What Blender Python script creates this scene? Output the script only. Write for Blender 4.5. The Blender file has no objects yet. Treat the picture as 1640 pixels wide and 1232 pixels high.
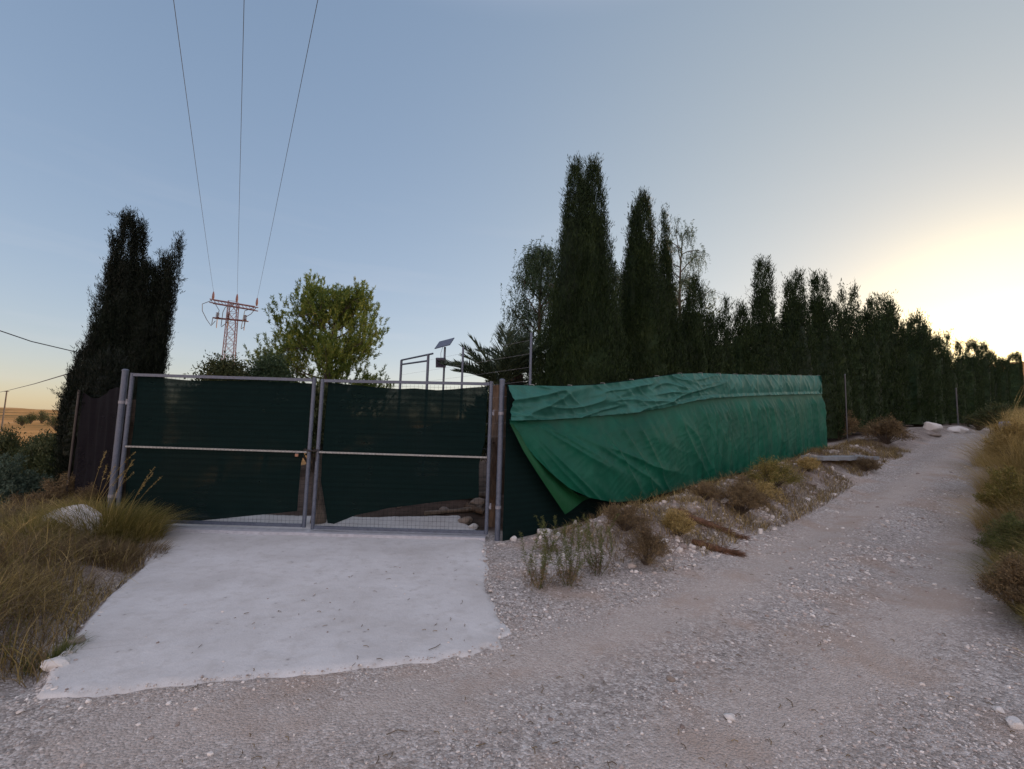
import bpy, math, random
import numpy as np
from mathutils import Matrix, Vector

# ------------------------------------------------------------------ camera, sky, sun, exposure
sc = bpy.context.scene
COL = sc.collection
H = 1.6
PITCH, ROLL, FPX = math.radians(5.22), math.radians(1.7), 700.0
cam = bpy.data.objects.new('camera', bpy.data.cameras.new('camera'))
COL.objects.link(cam)
cam.data.sensor_width = 36
cam.data.lens = FPX / 1640 * 36
cam.data.clip_start = 0.05
cam.data.clip_end = 5000
cam.matrix_world = Matrix.Translation((0, 0, H)) @ Matrix.Rotation(math.pi / 2 + PITCH, 4, 'X') @ Matrix.Rotation(ROLL, 4, 'Z')
sc.camera = cam

SUN_AZ, SUN_EL = 48.5, 5.5
w = bpy.data.worlds.new('World')
sc.world = w
w.use_nodes = True
nt = w.node_tree
sky = nt.nodes.new('ShaderNodeTexSky')
sky.sky_type = 'NISHITA'
sky.sun_disc = False
sky.sun_elevation = math.radians(SUN_EL)
sky.sun_rotation = math.radians(SUN_AZ)
sky.air_density, sky.dust_density, sky.ozone_density = 1.0, 0.3, 1.0
sepc = nt.nodes.new('ShaderNodeSeparateColor')
comb = nt.nodes.new('ShaderNodeCombineColor')
nt.links.new(sky.outputs[0], sepc.inputs[0])
tc = nt.nodes.new('ShaderNodeTexCoord')
def wmath(op, a, b=0.0):
    x = nt.nodes.new('ShaderNodeMath'); x.operation = op
    for k, q in ((0, a), (1, b)):
        if isinstance(q, (int, float)): x.inputs[k].default_value = q
        else: nt.links.new(q, x.inputs[k])
    return x.outputs[0]
az, el = math.radians(SUN_AZ), math.radians(SUN_EL)
sd = Vector((math.sin(az) * math.cos(el), math.cos(az) * math.cos(el), math.sin(el)))
dt = nt.nodes.new('ShaderNodeVectorMath'); dt.operation = 'DOT_PRODUCT'; dt.inputs[1].default_value = sd
nt.links.new(tc.outputs['Generated'], dt.inputs[0])
cosg = wmath('MAXIMUM', dt.outputs['Value'], 0.0)
wide = wmath('POWER', cosg, 3.0); core = wmath('POWER', cosg, 80.0)      # aerosol glow round the low sun
for i, (g, a, b, c) in enumerate(((0.60, 1.014, 0.10, 1.2), (0.54, 0.978, 0.035, 1.0), (0.52, 1.175, -0.179, 0.25))):
    x = wmath('MULTIPLY', wmath('POWER', wmath('MULTIPLY', sepc.outputs[i], 0.15), g), a)
    x = wmath('ADD', x, wmath('MULTIPLY', wide, b)); x = wmath('ADD', x, wmath('MULTIPLY', core, c))
    nt.links.new(wmath('MULTIPLY', wmath('MAXIMUM', x, 0.0), 1 / 0.15), comb.inputs[i])
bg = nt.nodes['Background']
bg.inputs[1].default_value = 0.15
# added fill light: sky overhead and behind the camera made warmer and brighter
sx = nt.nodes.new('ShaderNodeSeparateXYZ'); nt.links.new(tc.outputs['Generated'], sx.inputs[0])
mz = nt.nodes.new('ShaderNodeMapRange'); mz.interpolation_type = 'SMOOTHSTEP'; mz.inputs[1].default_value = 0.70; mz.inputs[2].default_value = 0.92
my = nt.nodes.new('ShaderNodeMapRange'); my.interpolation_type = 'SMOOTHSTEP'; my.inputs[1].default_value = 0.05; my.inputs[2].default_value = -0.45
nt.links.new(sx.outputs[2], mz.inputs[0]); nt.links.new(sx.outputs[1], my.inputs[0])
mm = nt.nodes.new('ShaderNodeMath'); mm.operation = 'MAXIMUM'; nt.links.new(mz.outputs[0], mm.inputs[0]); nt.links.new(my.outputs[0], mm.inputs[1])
mpc = nt.nodes.new('ShaderNodeMapping'); mpc.inputs['Scale'].default_value = (1.6, 1.6, 15); mpc.inputs['Rotation'].default_value = (0, .12, .3)
nt.links.new(tc.outputs['Generated'], mpc.inputs[0]); nc = nt.nodes.new('ShaderNodeTexNoise'); nc.inputs['Scale'].default_value = 1.5; nc.inputs['Detail'].default_value = 6
nt.links.new(mpc.outputs[0], nc.inputs['Vector']); mr = nt.nodes.new('ShaderNodeMapRange'); mr.inputs[1].default_value = .52; mr.inputs[2].default_value = .80; mr.inputs[4].default_value = .22
nt.links.new(nc.outputs[0], mr.inputs[0]); cm = nt.nodes.new('ShaderNodeMix'); cm.data_type = 'RGBA'; cm.inputs[7].default_value = (.78 / .15, .75 / .15, .78 / .15, 1)
lowm = nt.nodes.new('ShaderNodeMapRange'); lowm.inputs[1].default_value = .5; lowm.inputs[2].default_value = .1; nt.links.new(sx.outputs[2], lowm.inputs[0])
nt.links.new(wmath('MULTIPLY', mr.outputs[0], lowm.outputs[0]), cm.inputs[0]); nt.links.new(comb.outputs[0], cm.inputs[6])
sky_fill = nt.nodes.new('ShaderNodeMix'); sky_fill.data_type = 'RGBA'; sky_fill.blend_type = 'MULTIPLY'; sky_fill.inputs[7].default_value = (3.95, 2.8, 2.3, 1); sky_fill.clamp_result = False
nt.links.new(mm.outputs[0], sky_fill.inputs[0]); nt.links.new(cm.outputs[2], sky_fill.inputs[6])
nt.links.new(sky_fill.outputs[2], bg.inputs[0])

sl = bpy.data.lights.new('sun', 'SUN')
sl.energy = 4.8
sl.angle = math.radians(0.6)
sl.color = (1.0, 0.68, 0.38)
so = bpy.data.objects.new('sun', sl)
COL.objects.link(so)
az, el = math.radians(SUN_AZ), math.radians(SUN_EL)
sd = Vector((math.sin(az) * math.cos(el), math.cos(az) * math.cos(el), math.sin(el)))
so.rotation_euler = sd.to_track_quat('Z', 'Y').to_euler()

sc.view_settings.view_transform = 'Standard'
sc.view_settings.look = 'None'
sc.view_settings.exposure = 0.0
sc.view_settings.gamma = 1.0
sc.cycles.transparent_max_bounces = 24
sc.cycles.max_bounces = 8

# ------------------------------------------------------------------ helpers
def rng(s): return np.random.default_rng(s)

def _hash(ix, iy, s):
    n = (ix.astype(np.int64) * 374761393 + iy.astype(np.int64) * 668265263 + s * 1274126177) & 0x7fffffff
    n = ((n ^ (n >> 13)) * 1274126177) & 0x7fffffff
    return ((n ^ (n >> 16)) & 0xffff) / 65535.0

def noise(x, y, s=0):
    x = np.asarray(x, float); y = np.asarray(y, float)
    ix, iy = np.floor(x), np.floor(y)
    fx, fy = x - ix, y - iy
    fx = fx * fx * (3 - 2 * fx); fy = fy * fy * (3 - 2 * fy)
    a = _hash(ix, iy, s); b = _hash(ix + 1, iy, s); c = _hash(ix, iy + 1, s); d = _hash(ix + 1, iy + 1, s)
    return (a * (1 - fx) + b * fx) * (1 - fy) + (c * (1 - fx) + d * fx) * fy

def fbm(x, y, s=0, o=4):
    t = 0; a = 1.0; n = 0
    for i in range(o):
        t = t + a * noise(x * 2 ** i + 13.7 * i, y * 2 ** i - 7.3 * i, s + i); n += a; a *= 0.5
    return t / n

def smooth(x, a, b):
    t = np.clip((np.asarray(x, float) - a) / (b - a), 0, 1)
    return t * t * (3 - 2 * t)

# fence line: starts at the right gate post and runs away up the track
F0 = np.array([0.0, 6.2]); FD = np.array([0.792, 0.610])
def uv_of(x, y):
    return FD[0] * (x - F0[0]) + FD[1] * (y - F0[1]), FD[0] * (y - F0[1]) - FD[1] * (x - F0[0])
def xy_of(u, v):
    return F0[0] + FD[0] * u - FD[1] * v, F0[1] + FD[1] * u + FD[0] * v

EU = [-50, -1, 0, 2, 6, 12, 18, 24, 37, 60, 120, 400]
EZ = [0, 0, 0.02, 0.12, 0.5, 1.15, 1.6, 1.98, 2.4, 3.0, 3.6, 4]
def E(u): return np.interp(u, EU, EZ)
def v_left(u): return np.interp(u, [0, 5, 12, 40], [-2.0, -1.75, -1.45, -0.9])
def v_right(u): return 0.077 * u - 4.45

def slab_mask(x, y):
    """1 inside the concrete apron"""
    xl = np.interp(y, [2.3, 2.66, 2.95, 3.9, 4.8, 5.5, 6.2, 8.6], [-2.50, -2.62, -2.85, -3.40, -3.80, -4.5, -5.3, -5.4])
    xr = np.interp(y, [2.9, 3.3, 3.6, 4.2, 5.0, 5.76, 6.4, 7.5, 8.6], [-0.4, -0.02, 0.02, -0.12, -0.2, -0.28, -0.35, -0.9, -2.2])
    yf = np.interp(x, [-2.8, -2.3, -1.7, -1.2, -0.45, 0.1], [2.62, 2.62, 2.78, 2.87, 3.08, 3.35])
    d = np.minimum(np.minimum(x - xl, xr - x), np.minimum(y - yf, 7.3 - y))
    return d

def h(x, y):
    x = np.asarray(x, float); y = np.asarray(y, float)
    u, v = uv_of(x, y)
    z = E(u)
    # the track lies below the foot of the fence, the right bank rises again
    bank = smooth(u, 1.0, 6.0) * 0.30
    z = z - bank * smooth(-v, 0.35, -v_left(u) + 0.05)
    r = (v_right(u) - v)
    z = z + smooth(u, 0.8, 4) * (smooth(r, -0.1, 1.2) * (0.42 + 0.4 * smooth(u, 4, 9)) + np.clip(r - 1, 0, 40) * 0.06) * (1 - smooth(u, 40, 70))
    # wheel ruts
    mid = (v_left(u) + v_right(u)) / 2
    rd = smooth(u, 0.5, 4) * (1 - smooth(r, -0.4, 0)) * smooth(v_left(u) - v, -.1, .3)
    z = z - rd * 0.05 * (np.exp(-((v - mid - 0.62) / 0.28) ** 2) + np.exp(-((v - mid + 0.62) / 0.28) ** 2))
    # spoil heap between track and fence
    m = smooth(u, 0.3, 1.4) * (1 - smooth(u, 9, 13)) * smooth(-v, 0.2, 0.7) * (1 - smooth(v_left(u) - v, -0.75, 0.15))
    z = z + m * (0.10 + 0.34 * fbm(x * 1.5, y * 1.5, 5))
    # left: grass bank by the apron, then the land drops away
    lx = -x
    z = z - 1.5 * smooth(lx, 6.3, 13) * (1 - smooth(y, 60, 160) * 0.4)
    sd_ = slab_mask(x, y)
    left = smooth(-sd_, 0.05, 0.9) * smooth(lx, 2.3, 3.3) * (1 - smooth(y, 6.0, 6.6)) * smooth(y, 2.5, 3.2)
    z = z + left * 0.12
    edge = smooth(-sd_, 0.0, 0.12) * (1 - smooth(-sd_, 0.12, 0.7)) * smooth(lx, 2.2, 2.9) * (1 - smooth(y, 5.2, 6.0)) * smooth(y, 2.5, 2.9)
    z = z - edge * 0.09
    # a low spread of spoil inside the yard
    z = z + 0.25 * np.exp(-((x + 0.9) / 1.3) ** 2 - ((y - 8.3) / 0.9) ** 2)
    # roughness
    off = smooth(-sd_, -0.02, 0.1)
    rough = 0.012 + 0.05 * smooth(-v, 0.2, 0.6) * (1 - smooth(v_left(u) - v, -0.4, 0.1)) * smooth(u, 0.2, 1.5) + 0.06 * smooth(r, 0, 1) + 0.04 * left
    z = z + off * rough * (fbm(x * 3.1, y * 3.1, 1, 5) - 0.5) * 2
    z = z + off * 0.05 * (fbm(x * 0.6, y * 0.6, 9, 3) - 0.5) * smooth(np.hypot(x, y), 1, 5)
    # far land
    R = np.hypot(x, y)
    fl = (fbm(x * 0.012, y * 0.012, 21, 4) - 0.5)
    z = z + smooth(R, 40, 400) * fl * 7
    z = z + smooth(R, 250, 800) * (3.0 * fbm(x * 0.004 + 3, y * 0.004, 31, 4) + 1.2)
    # ridge on the right that stands before the low sun
    da = np.arctan2(x, y) - math.radians(50)
    z = z + 15.0 * np.exp(-(da / 0.5) ** 2) * smooth(R, 85, 150)
    return z

CM = np.array((Matrix.Rotation(math.pi / 2 + PITCH, 3, 'X') @ Matrix.Rotation(ROLL, 3, 'Z')))
def ray(px, py):
    d = CM @ np.array([(px - 820) / FPX, -(py - 616) / FPX, -1.0])
    return d
def at_y(px, py, Y):
    d = ray(px, py); return d * (Y / d[1]) + np.array([0, 0, H])
def on_ground(px, py):
    d = ray(px, py); d = d / d[1]
    Y = np.concatenate([np.arange(1.2, 15, 0.01), np.arange(15, 120, 0.1)])
    z = H + d[2] * Y; g = h(d[0] * Y, Y)
    k = np.argmax(z < g)
    if not (z < g).any(): k = len(Y) - 1
    return np.array([d[0] * Y[k], Y[k], float(g[k])])
def on_line(px, py, v):
    """point seen at px, py on the upright plane at distance v from the fence line"""
    d = ray(px, py)
    # FD0*(y-6.2)-FD1*x = v with (x,y)=t*d
    t = (v + FD[0] * F0[1]) / (FD[0] * d[1] - FD[1] * d[0])
    return d * t + np.array([0, 0, H])

TRK = []
for pts_ in (((1600, 700), (1480, 760), (1330, 850), (1180, 935), (980, 1020), (760, 1100), (500, 1150), (200, 1170)), ((1604, 720), (1568, 830), (1500, 960), (1370, 1080), (1180, 1190), (1050, 1228))):
    TRK.append(np.array([on_ground(*p)[:2] for p in pts_]))
def wear(x, y):
    shp = np.shape(x); P = np.stack([np.ravel(x), np.ravel(y)], 1); near = (np.hypot(P[:, 0], P[:, 1]) < 40); D = np.full(len(P), 9.0); Q = P[near]
    dmin = np.full(len(Q), 9.0)
    for T in TRK:
        for a, b in zip(T[:-1], T[1:]):
            ab = b - a; t = np.clip(((Q - a) @ ab) / (ab @ ab), 0, 1); dmin = np.minimum(dmin, np.linalg.norm(Q - a - t[:, None] * ab, axis=1))
    D[near] = dmin; D = D + .35 * (fbm(P[:, 0] * 2.1, P[:, 1] * 2.1, 63, 4) - .5)
    return (np.exp(-(np.clip(D, 0, 9) / .36) ** 2)).reshape(shp)

class Mesh:
    def __init__(s): s.V = []; s.Q = []; s.n = 0; s.M = []
    def add(s, V, F, m=0):
        V = np.asarray(V, float).reshape(-1, 3); F = np.asarray(F, int)
        s.V.append(V); s.Q.append(F + s.n); s.M.append(np.full(len(F), m)); s.n += len(V)
    def build(s, name, mats, parent=None, smooth_=False, loc=None):
        me = bpy.data.meshes.new(name)
        V = np.concatenate(s.V)
        if loc is not None: V = V - np.asarray(loc)
        me.vertices.add(len(V)); me.vertices.foreach_set('co', V.astype(np.float32).ravel())
        cnt = sum(len(q) for q in s.Q)
        lt = np.concatenate([np.full(len(q), q.shape[1]) for q in s.Q])
        lv = np.concatenate([q.ravel() for q in s.Q])
        me.loops.add(len(lv)); me.loops.foreach_set('vertex_index', lv.astype(np.int32))
        me.polygons.add(cnt)
        st = np.concatenate([[0], np.cumsum(lt)[:-1]])
        me.polygons.foreach_set('loop_start', st.astype(np.int32))
        me.polygons.foreach_set('loop_total', lt.astype(np.int32))
        if not isinstance(mats, (list, tuple)): mats = [mats]
        for m in mats: me.materials.append(m)
        me.polygons.foreach_set('material_index', np.concatenate(s.M).astype(np.int32))
        me.update(calc_edges=True); me.validate()
        me.polygons.foreach_set('use_smooth', np.full(len(me.polygons), bool(smooth_)))
        o = bpy.data.objects.new(name, me); COL.objects.link(o)
        if parent is not None: o.parent = parent
        elif loc is not None: o.location = loc
        return o
    def box(s, c, size, m=0, R=None):
        c = np.asarray(c, float); d = np.asarray(size, float) / 2
        V = np.array([[i, j, k] for i in (-1, 1) for j in (-1, 1) for k in (-1, 1)]) * d
        if R is not None: V = V @ np.asarray(R).T
        s.add(V + c, [[0, 1, 3, 2], [4, 6, 7, 5], [0, 4, 5, 1], [2, 3, 7, 6], [0, 2, 6, 4], [1, 5, 7, 3]], m)
    def tube(s, P, r, n=6, m=0, caps=True):
        P = np.asarray(P, float); k = len(P); r = np.broadcast_to(np.asarray(r, float), (k,))
        T = np.gradient(P, axis=0); T /= np.linalg.norm(T, axis=1)[:, None] + 1e-12
        a = np.array([0, 0, 1.0]) if abs(T[0][2]) < 0.9 else np.array([1.0, 0, 0])
        V = []
        for i in range(k):
            b = np.cross(T[i], a); b /= np.linalg.norm(b) + 1e-12; c = np.cross(b, T[i]); a = c if i else a
            a = np.cross(b, T[i]); 
            th = np.arange(n) / n * 2 * math.pi
            V.append(P[i] + r[i] * (np.cos(th)[:, None] * b + np.sin(th)[:, None] * a))
        F = []
        for i in range(k - 1):
            for j in range(n):
                F.append([i * n + j, i * n + (j + 1) % n, (i + 1) * n + (j + 1) % n, (i + 1) * n + j])
        V = np.concatenate(V); s.add(V, F, m)
        if caps and n >= 3:
            s.add(V[:n][::-1], [list(range(n))], m); s.add(V[-n:], [list(range(n))], m)
    def leaves(s, P, D, L, W, g, m=0, bend=None):
        P = np.asarray(P, float); D = D / (np.linalg.norm(D, axis=1)[:, None] + 1e-9)
        S = np.cross(D, g.normal(size=P.shape)); S /= np.linalg.norm(S, axis=1)[:, None] + 1e-9
        L = np.broadcast_to(L, (len(P),))[:, None]; W = np.broadcast_to(W, (len(P),))[:, None]
        mid = P + D * L * 0.45
        V = np.stack([P, mid + S * W / 2, P + D * L, mid - S * W / 2], 1).reshape(-1, 3)
        s.add(V, np.arange(len(P) * 4).reshape(-1, 4), m)
    def strips(s, P, hgt, ang, lean, wid, g, m=0, seg=3):
        """curved grass blades"""
        n = len(P); th = ang
        d = np.stack([np.cos(th), np.sin(th), np.zeros(n)], 1)
        sw = np.stack([-np.sin(th + g.normal(0, .9, n)), np.cos(th + g.normal(0, .9, n)), np.zeros(n)], 1)
        rows = []
        for i in range(seg + 1):
            t = i / seg
            hor = lean * hgt * t ** 1.8; ver = hgt * (t - 0.32 * lean * t ** 3)
            c = P + d * hor[:, None] + np.array([0, 0, 1.0]) * ver[:, None]
            ww = wid * (1 - t) ** 0.7 + 0.0006
            rows.append(c - sw * ww[:, None] / 2); rows.append(c + sw * ww[:, None] / 2)
        V = np.stack(rows, 1)
        k = 2 * (seg + 1); base = (np.arange(n) * k)[:, None]
        F = np.concatenate([base + np.array([2 * i, 2 * i + 1, 2 * i + 3, 2 * i + 2]) for i in range(seg)])
        s.add(V.reshape(-1, 3), F, m)

def tag(o, label=None, cat=None, group=None, kind=None):
    if label: o['label'] = label
    if cat: o['category'] = cat
    if group: o['group'] = group
    if kind: o['kind'] = kind
    return o
def thing(name, loc, label, cat, group=None):
    o = bpy.data.objects.new(name, None); COL.objects.link(o); o.location = loc; o.empty_display_size = 0.2
    tag(o, label, cat, group); return o
def build_on(m, name, mats, root, smooth_=False):
    """build a part in world coordinates under its root"""
    V = m.V; loc = np.array(root.matrix_world.translation) if False else np.array(root.location)
    m.V = [v - loc for v in V]
    return m.build(name, mats, parent=root, smooth_=smooth_)

# ------------------------------------------------------------------ materials
class NT:
    def __init__(s, name):
        s.m = bpy.data.materials.new(name); s.m.use_nodes = True; s.t = s.m.node_tree
        s.b = s.t.nodes['Principled BSDF']; s.out = s.t.nodes['Material Output']
    def n(s, ty, **k):
        x = s.t.nodes.new(ty)
        for a, b in k.items():
            if a.startswith('i_'):
                x.inputs[a[2:].replace('_', ' ')].default_value = b
            else: setattr(x, a, b)
        return x
    def l(s, a, b): s.t.links.new(a, b)
    def ramp(s, fac, stops, interp='LINEAR'):
        r = s.n('ShaderNodeValToRGB'); r.color_ramp.interpolation = interp
        e = r.color_ramp.elements
        while len(e) < len(stops): e.new(0.5)
        for q, (p, c) in zip(e, stops): q.position = p; q.color = (*c, 1)
        s.l(fac, r.inputs[0]); return r.outputs[0]
    def noise(s, scale, detail=4, rough=.55, vec=None):
        x = s.n('ShaderNodeTexNoise'); x.inputs['Scale'].default_value = scale; x.inputs['Detail'].default_value = detail
        x.inputs['Roughness'].default_value = rough
        if vec is not None: s.l(vec, x.inputs['Vector'])
        return x
    def mix(s, f, a, b, mode='MIX'):
        x = s.n('ShaderNodeMix', data_type='RGBA', blend_type=mode)
        for k, q in ((0, f), (6, a), (7, b)):
            if isinstance(q, (int, float)): x.inputs[k].default_value = q
            elif isinstance(q, tuple): x.inputs[k].default_value = (*q, 1)
            else: s.l(q, x.inputs[k])
        return x.outputs[2]
    def math(s, op, a, b=0.0):
        x = s.n('ShaderNodeMath', operation=op)
        for k, q in ((0, a), (1, b)):
            if isinstance(q, (int, float)): x.inputs[k].default_value = q
            else: s.l(q, x.inputs[k])
        return x.outputs[0]
    def bump(s, height, strength=.5, dist=.01, prev=None):
        x = s.n('ShaderNodeBump'); x.inputs['Strength'].default_value = strength; x.inputs['Distance'].default_value = dist
        s.l(height, x.inputs['Height'])
        if prev is not None: s.l(prev, x.inputs['Normal'])
        return x.outputs[0]
    def pos(s): return s.n('ShaderNodeNewGeometry').outputs['Position']

def leaf_mat(name, stops, transl=0.25, rough=.6, tcol=None, spec=.15):
    q = NT(name); g = q.n('ShaderNodeNewGeometry')
    nz = q.noise(1.6, 3, .6, g.outputs['Position'])
    f = q.math('ADD', q.math('MULTIPLY', g.outputs['Random Per Island'], 0.5), q.math('MULTIPLY', nz.outputs[0], 0.65))
    c = q.ramp(f, stops)
    q.l(c, q.b.inputs['Base Color']); q.b.inputs['Roughness'].default_value = rough
    q.b.inputs['Specular IOR Level'].default_value = spec
    if transl > 0:
        tr = q.n('ShaderNodeBsdfTranslucent'); q.l(c, tr.inputs[0])
        mx = q.n('ShaderNodeMixShader'); mx.inputs[0].default_value = transl
        q.l(q.b.outputs[0], mx.inputs[1]); q.l(tr.outputs[0], mx.inputs[2]); q.l(mx.outputs[0], q.out.inputs[0])
    return q.m

M = {}
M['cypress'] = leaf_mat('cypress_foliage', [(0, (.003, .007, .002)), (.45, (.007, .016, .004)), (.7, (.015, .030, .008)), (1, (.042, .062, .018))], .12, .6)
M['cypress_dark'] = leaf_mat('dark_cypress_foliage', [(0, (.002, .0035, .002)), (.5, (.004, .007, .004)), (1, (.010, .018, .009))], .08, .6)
M['pine'] = leaf_mat('pine_foliage', [(0, (.022, .045, .012)), (.42, (.065, .11, .022)), (.7, (.15, .19, .04)), (1, (.28, .26, .07))], .35, .55)
M['pepper'] = leaf_mat('pepper_tree_foliage', [(0, (.02, .04, .022)), (.5, (.04, .07, .035)), (1, (.09, .12, .06))], .3, .55)
M['shrub'] = leaf_mat('shrub_foliage', [(0, (.02, .035, .015)), (.5, (.045, .06, .025)), (1, (.1, .1, .045))], .2, .6)
M['bluegreen'] = leaf_mat('grey_green_foliage', [(0, (.03, .05, .04)), (.5, (.055, .085, .06)), (1, (.11, .14, .1))], .2, .6)
M['palm'] = leaf_mat('palm_foliage', [(0, (.018, .032, .016)), (.5, (.04, .06, .035)), (1, (.08, .1, .06))], .15, .5)
M['drygrass'] = leaf_mat('dry_grass', [(0, (.06, .046, .018)), (.3, (.17, .125, .042)), (.6, (.34, .25, .09)), (1, (.65, .5, .25))], .3, .6)
M['olivegrass'] = leaf_mat('olive_grass', [(0, (.035, .042, .011)), (.35, (.095, .095, .024)), (.65, (.19, .16, .045)), (1, (.5, .36, .15))], .3, .6)
M['brownbrush'] = leaf_mat('brown_brush', [(0, (.04, .028, .018)), (.35, (.085, .060, .036)), (.7, (.16, .115, .06)), (1, (.30, .22, .12))], .15, .7)
M['weed'] = leaf_mat('weed_leaves', [(0, (.03, .045, .014)), (.4, (.07, .085, .026)), (.75, (.12, .13, .045)), (1, (.2, .17, .07))], .3, .55)

def bark_mat(name, a, b):
    q = NT(name); mp = q.n('ShaderNodeMapping'); mp.inputs['Scale'].default_value = (1, 1, .2); q.l(q.pos(), mp.inputs[0])
    n = q.noise(25, 5, .6, mp.outputs[0]); q.l(q.ramp(n.outputs[0], [(.3, a), (.7, b)]), q.b.inputs['Base Color'])
    q.b.inputs['Roughness'].default_value = .9; q.l(q.bump(n.outputs[0], .8, .02), q.b.inputs['Normal']); return q.m
M['bark'] = bark_mat('bark', (.035, .027, .02), (.11, .085, .065))
M['palmbark'] = bark_mat('palm_bark', (.04, .027, .018), (.13, .085, .055))
M['frond_dead'] = bark_mat('dead_frond', (.055, .028, .016), (.15, .075, .04))
M['wood'] = bark_mat('weathered_wood', (.06, .05, .04), (.17, .14, .115))

q = NT('galvanised_steel')
n = q.noise(18, 5, .6, q.pos()); vo = q.n('ShaderNodeTexVoronoi'); vo.inputs['Scale'].default_value = 90; q.l(q.pos(), vo.inputs['Vector'])
f = q.math('ADD', q.math('MULTIPLY', n.outputs[0], .7), q.math('MULTIPLY', vo.outputs['Color'], .3))
q.l(q.ramp(f, [(.25, (.05, .062, .09)), (.75, (.105, .125, .17))]), q.b.inputs['Base Color'])
q.b.inputs['Metallic'].default_value = .35; q.l(q.ramp(n.outputs[0], [(.3, (.4,) * 3), (.8, (.65,) * 3)]), q.b.inputs['Roughness'])
M['steel'] = q.m
q = NT('dull_steel'); n = q.noise(12, 4, .6, q.pos())
q.l(q.ramp(n.outputs[0], [(.3, (.12, .12, .14)), (.7, (.26, .26, .29))]), q.b.inputs['Base Color']); q.b.inputs['Metallic'].default_value = .3; q.b.inputs['Roughness'].default_value = .6
M['dull'] = q.m
q = NT('pylon_steel'); n = q.noise(3, 3, .6, q.pos())
q.l(q.ramp(n.outputs[0], [(.3, (.13, .075, .085)), (.7, (.21, .12, .13))]), q.b.inputs['Base Color']); q.b.inputs['Roughness'].default_value = .7
M['pylon'] = q.m
def plain(name, c, r=.6, metal=0):
    q = NT(name); n = q.noise(15, 4, .6, q.pos())
    q.l(q.ramp(n.outputs[0], [(.25, tuple(x * .75 for x in c)), (.75, tuple(min(1, x * 1.15) for x in c))]), q.b.inputs['Base Color'])
    q.b.inputs['Roughness'].default_value = r; q.b.inputs['Metallic'].default_value = metal; return q.m
M['wire'] = plain('dark_wire', (.004, .010, .010), 1.0)
M['wire'].node_tree.nodes['Principled BSDF'].inputs['Specular IOR Level'].default_value = 0.05
M['insulator'] = plain('brown_insulator', (.14, .055, .045), .35)
M['cable'] = plain('cable_black', (.06, .06, .07), .6)
M['chain'] = plain('dark_chain', (.035, .03, .03), .5, .5)
M['cell'] = plain('solar_cell', (.10, .11, .14), .35)
M['lampbox'] = plain('dark_lamp_housing', (.05, .05, .08), .5)
M['blue'] = plain('blue_plastic', (.10, .2, .42), .5)
M['white_plastic'] = plain('white_rail', (.27, .27, .26), .6)

def net_mat(name, c, alpha, transl=.25, scale=260):
    q = NT(name); g = q.pos()
    n = q.noise(6, 4, .6, g)
    sep = q.n('ShaderNodeSeparateXYZ'); q.l(g, sep.inputs[0])
    wv = q.math('ADD', q.math('MULTIPLY', q.math('SINE', q.math('MULTIPLY', sep.outputs[2], 75.0)), .5), .5)
    col = q.mix(q.math('MULTIPLY', wv, .5), c, tuple(x * 1.5 for x in c))
    col = q.mix(q.math('MULTIPLY', n.outputs[0], .5), col, tuple(x * .55 for x in c))
    q.l(col, q.b.inputs['Base Color']); q.b.inputs['Roughness'].default_value = .85; q.b.inputs['Specular IOR Level'].default_value = .1
    tl = q.n('ShaderNodeBsdfTranslucent'); q.l(col, tl.inputs[0])
    tp = q.n('ShaderNodeBsdfTransparent'); tp.inputs[0].default_value = (1, 1, 1, 1)
    m1 = q.n('ShaderNodeMixShader'); m1.inputs[0].default_value = transl; q.l(q.b.outputs[0], m1.inputs[1]); q.l(tl.outputs[0], m1.inputs[2])
    np_ = q.noise(1.7, 4, .6, g)
    patch = q.ramp(np_.outputs[0], [(.5, (.12,) * 3), (.68, (1,) * 3)])
    a = q.math('MULTIPLY', q.math('MULTIPLY', q.math('ADD', q.math('MULTIPLY', wv, .8), .6), alpha), patch)
    m2 = q.n('ShaderNodeMixShader'); q.l(a, m2.inputs[0]); q.l(m1.outputs[0], m2.inputs[1]); q.l(tp.outputs[0], m2.inputs[2])
    q.l(m2.outputs[0], q.out.inputs[0]); return q.m
M['net'] = net_mat('dark_green_shade_net', (.0035, .013, .0125), .045)
M['netside'] = net_mat('dark_brown_shade_net', (.007, .006, .009), .1)

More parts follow.
